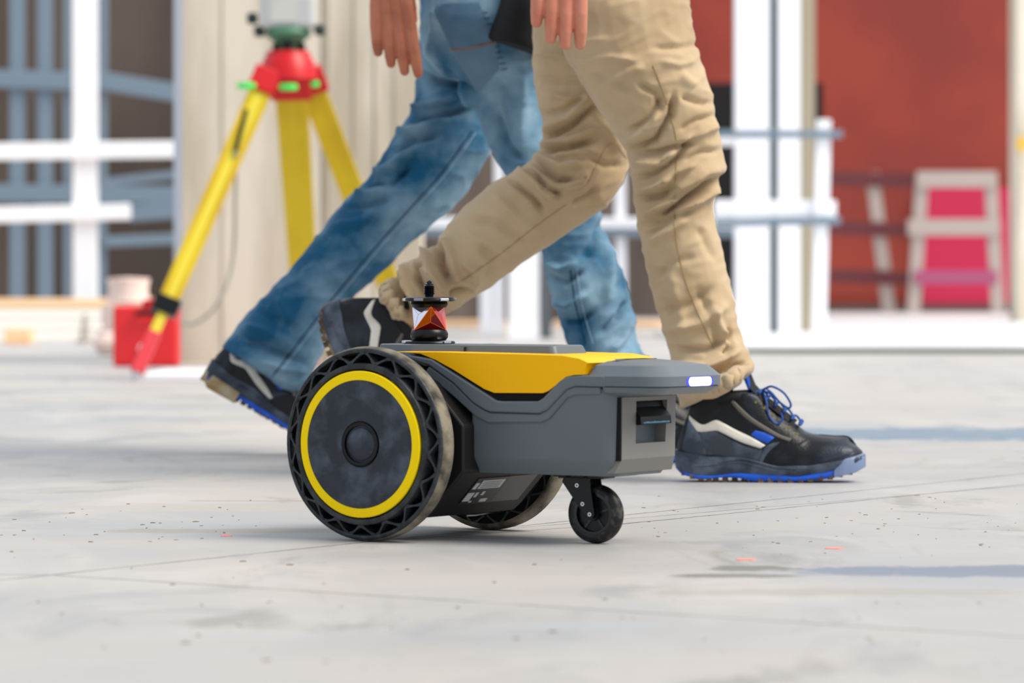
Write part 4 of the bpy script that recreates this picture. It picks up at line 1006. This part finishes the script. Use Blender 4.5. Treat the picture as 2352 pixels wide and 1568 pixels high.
fo([(1480, 540), (1530, 515), (1560, 490)], 8, -.0045, NR); fo([(1600, 520), (1620, 560), (1640, 600)], 12, -.002, NR); fo([(1500, 640), (1550, 600), (1600, 590)], 12, -.0025, NR)
fo([(1255, 215), (1310, 225), (1370, 215)], 9, .003, FR); fo([(1250, 265), (1300, 250), (1350, 215)], 9, -.004, FR); fo([(1080, 500), (1140, 510), (1210, 560)], 12, -.003, FR)
fo([(1060, 530), (1120, 560), (1170, 590)], 12, .0025, FR); fo([(1350, 360), (1390, 380), (1430, 380)], 10, -.003, FR); fo([(1270, 360), (1320, 350), (1370, 345)], 8, .004, FR)
# rear cuff bunching
fo([(1005, 555), (1010, 600), (1040, 660)], 11, -.013, FR); fo([(1025, 545), (1040, 590), (1045, 640)], 12, .008, FR); fo([(975, 575), (985, 620), (1010, 680)], 10, .009, FR)
fo([(960, 595), (960, 640), (985, 690)], 8, -.011, FR); fo([(930, 610), (935, 660), (970, 720)], 9, .009, FR); fo([(905, 625), (915, 670), (945, 725)], 8, -.009, FR)
fo([(890, 650), (900, 690), (930, 735)], 8, .008, FR); fo([(950, 610), (990, 640), (1030, 680)], 8, .007, FR); fo([(1030, 680), (1055, 670), (1080, 660)], 9, -.007, FR); fo([(1040, 640), (1075, 650), (1090, 670)], 10, .006, FR)
fo([(1100, 560), (1130, 600), (1120, 650)], 16, -.004, FR); fo([(1060, 600), (1090, 620), (1095, 660)], 12, .005, FR)
displace(me, folds, .004, 11.0)
for v in me.vertices: v.co -= oP1
tr = link('trousers', me, M_tan, P1, ang=180, label='wrinkled khaki trousers')
bmw = bmesh.new(); bmw.from_mesh(me); bmesh.ops.translate(bmw, verts=bmw.verts, vec=oP1); bv = BVHTree.FromBMesh(bmw); bmw.free()
seam(bv, [(1500, 150), (1530, 230), (1555, 330), (1550, 440), (1552, 540), (1580, 660), (1640, 800)], .0009, M_tans, tr, off=oP1)
seam(bv, [(1300, 470), (1230, 520), (1160, 575), (1090, 625), (1050, 650)], .0009, M_tans, tr, off=oP1)
seam(bv, [(1440, 365), (1400, 330), (1350, 420)], .0005, M_tans, tr, off=oP1)
# shoes
hp = at(1555, 1100, NEAR); hp.z = 0
make_shoe(P1, shoe_M(hp, -3, 0), label='black safety shoe with blue laces, flat on the floor')
hr = at(716, 712, FAR)
make_shoe(P1, Matrix.Translation(hr) @ Matrix.Rotation(math.radians(70), 4, 'Y'), bend=math.radians(45), label='trailing black shoe with raised heel', loops=False, dk=True, outm=mat('outsole_brown', (74, 62, 50), .8, var=(170, 150, 120), vscale=60, vstr=.7))
# body
def W(px, py, Y): return tuple(at(px, py, Y))
sh1 = at(1400, -830, 6.56)
chains = [([W(1455, -60, NEAR), W(1465, 120, NEAR), W(1555, 400, NEAR), W(1575, 600, NEAR), W(1630, 830, NEAR), W(1645, 930, NEAR)], [.085, .066, .038, .038, .028, .026]),
          ([W(1380, -60, FAR), W(1350, 150, FAR), W(1340, 380, FAR), W(1170, 540, FAR), W(985, 650, FAR), W(925, 722, FAR)], [.085, .060, .038, .034, .026, .025]),
          ([W(1405, -60, 6.56), W(1405, -300, 6.56), W(1400, -550, 6.56), W(1400, -800, 6.56), W(1405, -940, 6.56)], [.11, .105, .115, .10, .055]),
          ([W(1405, -60, NEAR), W(1405, -60, FAR)], [.105, .105]),
          ([W(1398, -800, 6.35), W(1400, -800, 6.78)], [.062, .062]),
          ([W(1398, -800, 6.35), W(1330, -450, 6.28), W(1284, -165, 6.22)], [.052, .042, .027]),
          ([W(1400, -800, 6.78), W(1470, -470, 6.84), W(1600, -235, 6.82)], [.052, .042, .027])]
hd1 = at(1415, -1080, 6.56)
bmsh = body_mesh(chains, (hd1, .1), 1)
wr = at(1284, -160, 6.22)
h1 = hand(wr, Vector((.0, 0, -1)), Vector((1, 0, 0)), Vector((-.1, 1, 0)), .0226, [.068, .086, .092, .098], [.16, .14, .14, .22], [-.02, -.01, .0, .03], rad=.0118, tin=1.4)
h2 = hand(at(1600, -235, 6.82), Vector((.18, 0, -1)), Vector((1, 0, .2)), Vector((0, -1, 0)), .021, [.065, .08, .085, .08], [.2, .2, .2, .2], [-.05, -.02, .02, .05])
me = join_meshes('body', [bmsh, h1, h2])
for v in me.vertices: v.co -= oP1
link('body', me, M_skin1, P1, ang=180)
bm = bmesh.new()
loft_pairs(bm, [(1262, -235, 1540, -245, 6.56, .175), (1255, -300, 1545, -300, 6.56, .175), (1250, -500, 1550, -500, 6.56, .185), (1240, -700, 1560, -700, 6.56, .2), (1280, -830, 1520, -830, 6.56, .22), (1340, -890, 1460, -890, 6.56, .12)])
for ch in ([W(1398, -800, 6.35), W(1330, -450, 6.28), W(1292, -215, 6.23)], [W(1400, -800, 6.78), W(1470, -470, 6.84), W(1580, -270, 6.82)]):
    tube(bm, [Vector(p[:3]) for p in catmull(ch, 5)], [.075 - .032 * k / 10 for k in range(11)], 16)
me = remesh(bm, .008, 3, .5)
for v in me.vertices: v.co -= oP1
link('shirt', me, M_cloth_g, P1, ang=180)
def sock(parent, off, a, b, r=.034):
    bm = bmesh.new(); capsule_chain(bm, [a - off, (a + b) / 2 - off, b - off], [r, r, r * .95], 18); obj('sock', bm, M_sdark, parent, ang=80)
sock(P1, oP1, at(1635, 840, 6.46), at(1632, 925, 6.46), .038); sock(P1, oP1, at(985, 668, 6.68), at(925, 722, 6.68), .033)
def hair(parent, H, face, off, m):
    bm = bmesh.new(); M = Matrix.Translation(H + Vector((-.02 * face, 0, .035)) - off) @ Matrix.Diagonal((.100, .083, .100, 1)); bmesh.ops.create_uvsphere(bm, u_segments=24, v_segments=14, radius=1, matrix=M)
    bmesh.ops.bisect_plane(bm, geom=bm.verts[:] + bm.edges[:] + bm.faces[:], plane_co=H - off + Vector((0, 0, .0)), plane_no=Vector((.75 * face, 0, -1)).normalized(), clear_outer=True)
    bmesh.ops.solidify(bm, geom=bm.faces[:], thickness=.006); obj('hair', bm, m, parent, ang=80)
hair(P1, hd1, 1, oP1, M_hairb)
# ---------- denim walker
P2 = person('person in blue jeans striding right, half hidden behind the khaki walker', at(1100, 650, 7.3).x, 7.3, None)
oP2 = Vector(P2.location)
NEAR, FAR = 7.16, 7.44
bm = bmesh.new()
loft_pairs(bm, [(972, -60, 1232, -60, NEAR + .02), (966, 30, 1234, 20, NEAR), (970, 110, 1238, 95, NEAR), (1015, 175, 1241, 160, NEAR), (1085, 235, 1246, 220, NEAR), (1116, 300, 1262, 285, NEAR), (1140, 370, 1300, 345, NEAR), (1172, 430, 1345, 410, NEAR), (1208, 500, 1378, 480, NEAR),
                (1238, 570, 1402, 560, NEAR), (1254, 645, 1438, 640, NEAR), (1280, 720, 1453, 715, NEAR), (1306, 790, 1464, 775, NEAR), (1330, 850, 1492, 825, NEAR, .07), (1350, 900, 1510, 870, NEAR, .068)])
loft_pairs(bm, [(968, 20, 1160, 20, FAR - .04), (964, 130, 1150, 150, FAR - .02), (952, 235, 1135, 265, FAR), (905, 318, 1128, 350, FAR), (852, 403, 1072, 440, FAR), (798, 455, 995, 512, FAR), (738, 530, 922, 578, FAR), (682, 604, 862, 638, FAR), (626, 662, 806, 688, FAR),
                (574, 716, 768, 745, FAR), (536, 764, 735, 820, FAR), (508, 798, 690, 905, FAR, .062)])
loft_pairs(bm, [(968, 40, 1234, 40, 7.3, .12), (968, -40, 1235, -60, 7.3, .17), (985, -140, 1230, -140, 7.3, .18), (1000, -220, 1215, -220, 7.3, .165)])
me = remesh(bm, .004, 3, .5)
NR = (6.9, 7.31); FR = (7.31, 7.8); folds = []
fo([(965, 165), (1000, 190), (1060, 200), (1100, 225)], 10, -.010, (6.9, 7.8)); fo([(1010, 185), (1060, 215), (1105, 240)], 10, .006, NR)
fo([(950, 255), (1000, 240), (1060, 215)], 10, .010, FR); fo([(955, 280), (1010, 268), (1080, 250)], 9, -.010, FR); fo([(915, 310), (970, 300), (1040, 270)], 11, .009, FR)
fo([(905, 350), (950, 320), (1010, 310)], 9, -.008, FR); fo([(860, 405), (900, 385), (960, 340)], 12, .008, FR); fo([(850, 430), (900, 420), (940, 380)], 9, -.008, FR)
fo([(815, 450), (860, 445), (920, 400)], 11, .007, FR); fo([(800, 475), (850, 470), (900, 455)], 9, -.005, FR); fo([(760, 520), (830, 510), (880, 480)], 14, .004, FR)
fo([(1110, 245), (1130, 300), (1145, 350)], 10, .006, NR); fo([(1135, 250), (1160, 330), (1200, 370)], 14, -.007, NR); fo([(1190, 150), (1200, 240), (1195, 330)], 16, .005, NR)
fo([(1150, 180), (1165, 260), (1175, 320)], 12, -.004, NR); fo([(980, 130), (1000, 70), (1000, 10)], 12, .004, NR)
fo([(560, 750), (610, 760), (680, 800)], 14, .005, FR); fo([(550, 775), (620, 800), (690, 830)], 9, -.006, FR); fo([(590, 710), (640, 740), (690, 760)], 12, -.004, FR); fo([(600, 830), (650, 845), (700, 850)], 9, .005, FR); fo([(640, 680), (660, 730), (655, 790)], 14, .005, FR)
fo([(1250, 600), (1290, 620), (1330, 600)], 10, .006, NR); fo([(1258, 640), (1300, 650), (1340, 620)], 9, -.006, NR); fo([(1270, 690), (1310, 700), (1350, 670)], 10, .006, NR); fo([(1290, 740), (1330, 740), (1370, 710)], 9, -.005, NR)
fo([(1440, 690), (1420, 730), (1370, 770)], 10, -.008, NR); fo([(1385, 500), (1370, 560), (1340, 600)], 14, -.006, NR); fo([(1400, 560), (1400, 640), (1390, 700)], 14, .005, NR); fo([(1450, 720), (1430, 780), (1400, 810)], 12, .006, NR)
displace(me, folds, .006, 9.0, 5.0)
for v in me.vertices: v.co -= oP2
jn = link('jeans', me, M_den, P2, ang=180, label='faded blue denim jeans')
bmw = bmesh.new(); bmw.from_mesh(me); bmesh.ops.translate(bmw, verts=bmw.verts, vec=oP2); bv = BVHTree.FromBMesh(bmw); bmw.free()
seam(bv, [(1085, 300), (1020, 390), (950, 470), (860, 570), (760, 690), (690, 780), (625, 865)], .0012, M_dens, jn, off=oP2)
seam(bv, [(1093, 305), (1028, 395), (958, 475), (868, 575), (768, 695), (698, 785), (633, 870)], .0010, M_denl, jn, off=oP2)
seam(bv, [(1310, 620), (1322, 700), (1345, 790)], .0012, M_dens, jn, off=oP2); seam(bv, [(1325, 620), (1337, 700), (1362, 790)], .0008, M_denl, jn, off=oP2)
sock(P2, oP2, at(1400, 810, 7.16), at(1418, 900, 7.16)); sock(P2, oP2, at(640, 800, 7.44), at(590, 850, 7.44), .030)
# pocket
def surf_patch(bv, quad, m, parent, name, off, lift=.0016, n=14):
    bm = bmesh.new(); G = []; o = Vector((0, 0, CH)); ok = True
    a, b, c, d = [np.array(q, float) for q in quad]
    for i in range(n + 1):
        row = []
        for j in range(n + 1):
            u, v = i / n, j / n; p = (a * (1 - u) + b * u) * (1 - v) + (d * (1 - u) + c * u) * v
            dr = (at(p[0], p[1], 6) - o).normalized(); h = bv.ray_cast(o, dr)
            row.append(None if h[0] is None else bm.verts.new(h[0] - dr * (lift if 0 < i < n and 0 < j < n else lift * .4) - off))
        G.append(row)
    for i in range(n):
        for j in range(n):
            q = [G[i][j], G[i + 1][j], G[i + 1][j + 1], G[i][j + 1]]
            if all(q): bm.faces.new(q)
    bmesh.ops.solidify(bm, geom=bm.faces[:], thickness=-.0012)
    return obj(name, bm, m, parent, ang=60)
surf_patch(bv, [(990, 10), (1100, 5), (1142, 95), (1036, 112)], mat('denim_pocket', (112, 156, 188), .85, var=(140, 176, 200), vscale=12, vstr=.7, bump=.25, bscale=700), jn, 'pocket', oP2)
surf_patch(bv, [(1036, 114), (1142, 97), (1146, 160), (1095, 212)], mat('denim_pocket_low', (128, 168, 196), .85, var=(150, 184, 206), vscale=12, vstr=.7, bump=.25, bscale=700), jn, 'pocket_fold', oP2)
seam(bv, [(1034, 114), (1070, 112), (1108, 104), (1142, 94)], .0016, mat('orange_stitch', (150, 96, 60), .8), jn, off=oP2, name='stitching')
for k in range(11):
    y = 30 + k * 13; x = 1093 + (y - 5) * .35 + 12
    seam(bv, [(x - 8, y), (x, y - 1), (x + 6, y - 2)], .0008, M_dens, jn, off=oP2, name='stitching', smooth=False)
hp = at(1345, 1050, NEAR); hp.z = 0
make_shoe(P2, shoe_M(hp, -3, 0), label='front safety shoe mostly hidden behind the robot', loops=False)
hr = at(463, 876, FAR)
make_shoe(P2, Matrix.Translation(hr) @ Matrix.Rotation(math.radians(29), 4, 'Y') @ Matrix.Scale(.94, 4), bend=math.radians(20), label='trailing black shoe with blue sole and raised heel', loops=False, heelblock=True, dk=True, sdz=-.018)
chains = [([W(1110, -60, NEAR), W(1120, 120, NEAR), W(1258, 420, NEAR), W(1330, 620, NEAR), W(1400, 830, NEAR), W(1418, 900, NEAR)], [.075, .042, .034, .034, .028, .026]),
          ([W(1080, -60, FAR), W(1060, 130, FAR), W(955, 420, FAR), W(790, 620, FAR), W(610, 830, FAR), W(585, 850, FAR)], [.075, .045, .036, .034, .026, .026]),
          ([W(1110, -60, 7.3), W(1110, -300, 7.3), W(1110, -520, 7.3), W(1110, -720, 7.3), W(1115, -850, 7.3)], [.10, .10, .115, .10, .055]),
          ([W(1110, -60, NEAR), W(1110, -60, FAR)], [.08, .08]),
          ([W(1105, -700, 7.09), W(1110, -700, 7.51)], [.062, .062]),
          ([W(1105, -700, 7.09), W(1000, -370, 7.03), W(888, -72, 7.0)], [.052, .042, .028]),
          ([W(1110, -700, 7.51), W(1180, -370, 7.58), W(1330, -150, 7.56)], [.052, .042, .027])]
hd2 = at(1125, -980, 7.3)
bmsh = body_mesh(chains, (hd2, .1), 1)
h1 = hand(at(893, -46, 7.0), Vector((.10, 0, -1)), Vector((1, 0, -.06)), Vector((0, 1, 0)), .0205, [.050, .064, .076, .086], [.28, .22, .18, .14], [-.05, -.02, .02, .06], rad=.0112, thumb=.3, tin=1.6)
h2 = hand(at(1330, -150, 7.56), Vector((.3, 0, -1)), Vector((1, 0, .3)), Vector((0, -1, 0)), .021, [.065, .08, .085, .08], [.2, .2, .2, .2], [-.05, -.02, .02, .05])
me = join_meshes('body', [bmsh, h1, h2])
for v in me.vertices: v.co -= oP2
link('body', me, M_skin2, P2, ang=180)
bm = bmesh.new()
loft_pairs(bm, [(1112, 92, 1262, 138, 7.12, .15), (1120, 70, 1262, 100, 7.13, .165), (1144, 0, 1265, 0, 7.16, .19), (1130, -60, 1262, -60, 7.26, .17), (1000, -190, 1245, -150, 7.3, .2), (985, -300, 1240, -300, 7.3, .19), (980, -500, 1245, -500, 7.3, .2), (985, -620, 1240, -620, 7.3, .21), (1010, -730, 1210, -730, 7.3, .22), (1060, -800, 1170, -800, 7.3, .11)])
for ch in ([W(1105, -700, 7.09), W(1000, -370, 7.03), W(905, -120, 7.0)], [W(1110, -700, 7.51), W(1180, -370, 7.58), W(1310, -180, 7.56)]):
    tube(bm, [Vector(p[:3]) for p in catmull(ch, 5)], [.078 - .033 * k / 10 for k in range(11)], 16)
me = remesh(bm, .007, 3, .5)
for v in me.vertices: v.co -= oP2
link('jacket', me, M_cloth_b, P2, ang=180, label='black jacket with its front hem over the hip')
hair(P2, hd2, 1, oP2, mat('dark_hair', (30, 24, 22), .7))
# ================================================================== small floor items
M_pink = mat('pink_paint', (250, 140, 120), .6)
for px, py, wd in ((520, 1230, .018), (1712, 1285, .024), (1918, 1259, .026)):
    g = ground(px, py); bm = bmesh.new(); n = 14
    ring = [Vector((wd / 2 * math.cos(2 * PI * k / n) * random.uniform(.8, 1.1), .016 * math.sin(2 * PI * k / n) * random.uniform(.7, 1.2), 0)) for k in range(n)]
    rings(bm, [ring, [p + Vector((0, 0, .0006)) for p in ring]]); o = obj('paint_mark', bm, M_pink, floor, smooth=False); o.location = g; o['label'] = 'small pink paint mark'
bm = bmesh.new()
for k in range(220):
    z = random.random()
    px = random.uniform(0, 2352); py = random.choice((random.gauss(1215, 28), random.gauss(1190, 40), random.uniform(1120, 1540)))
    if py < 1135 or (600 < px < 1470 and 1150 < py < 1275): continue
    g = ground(px, py); s = random.uniform(.0005, .0016) * (1 if px < 1300 else .8)
    M = Matrix.Translation(g + Vector((0, 0, s * .35))) @ Matrix.Rotation(random.gauss(0, .5), 4, 'Z') @ Matrix.Diagonal((s * random.uniform(.9, 4.5), s, s * .7, 1))
    bmesh.ops.create_icosphere(bm, subdivisions=1, radius=1, matrix=M)
o = obj('floor_grit', bm, mat('brown_grit', (136, 124, 108), .9)); tag(o, 'scattered brown grit and crumbs on the concrete floor', 'grit', kind='stuff')
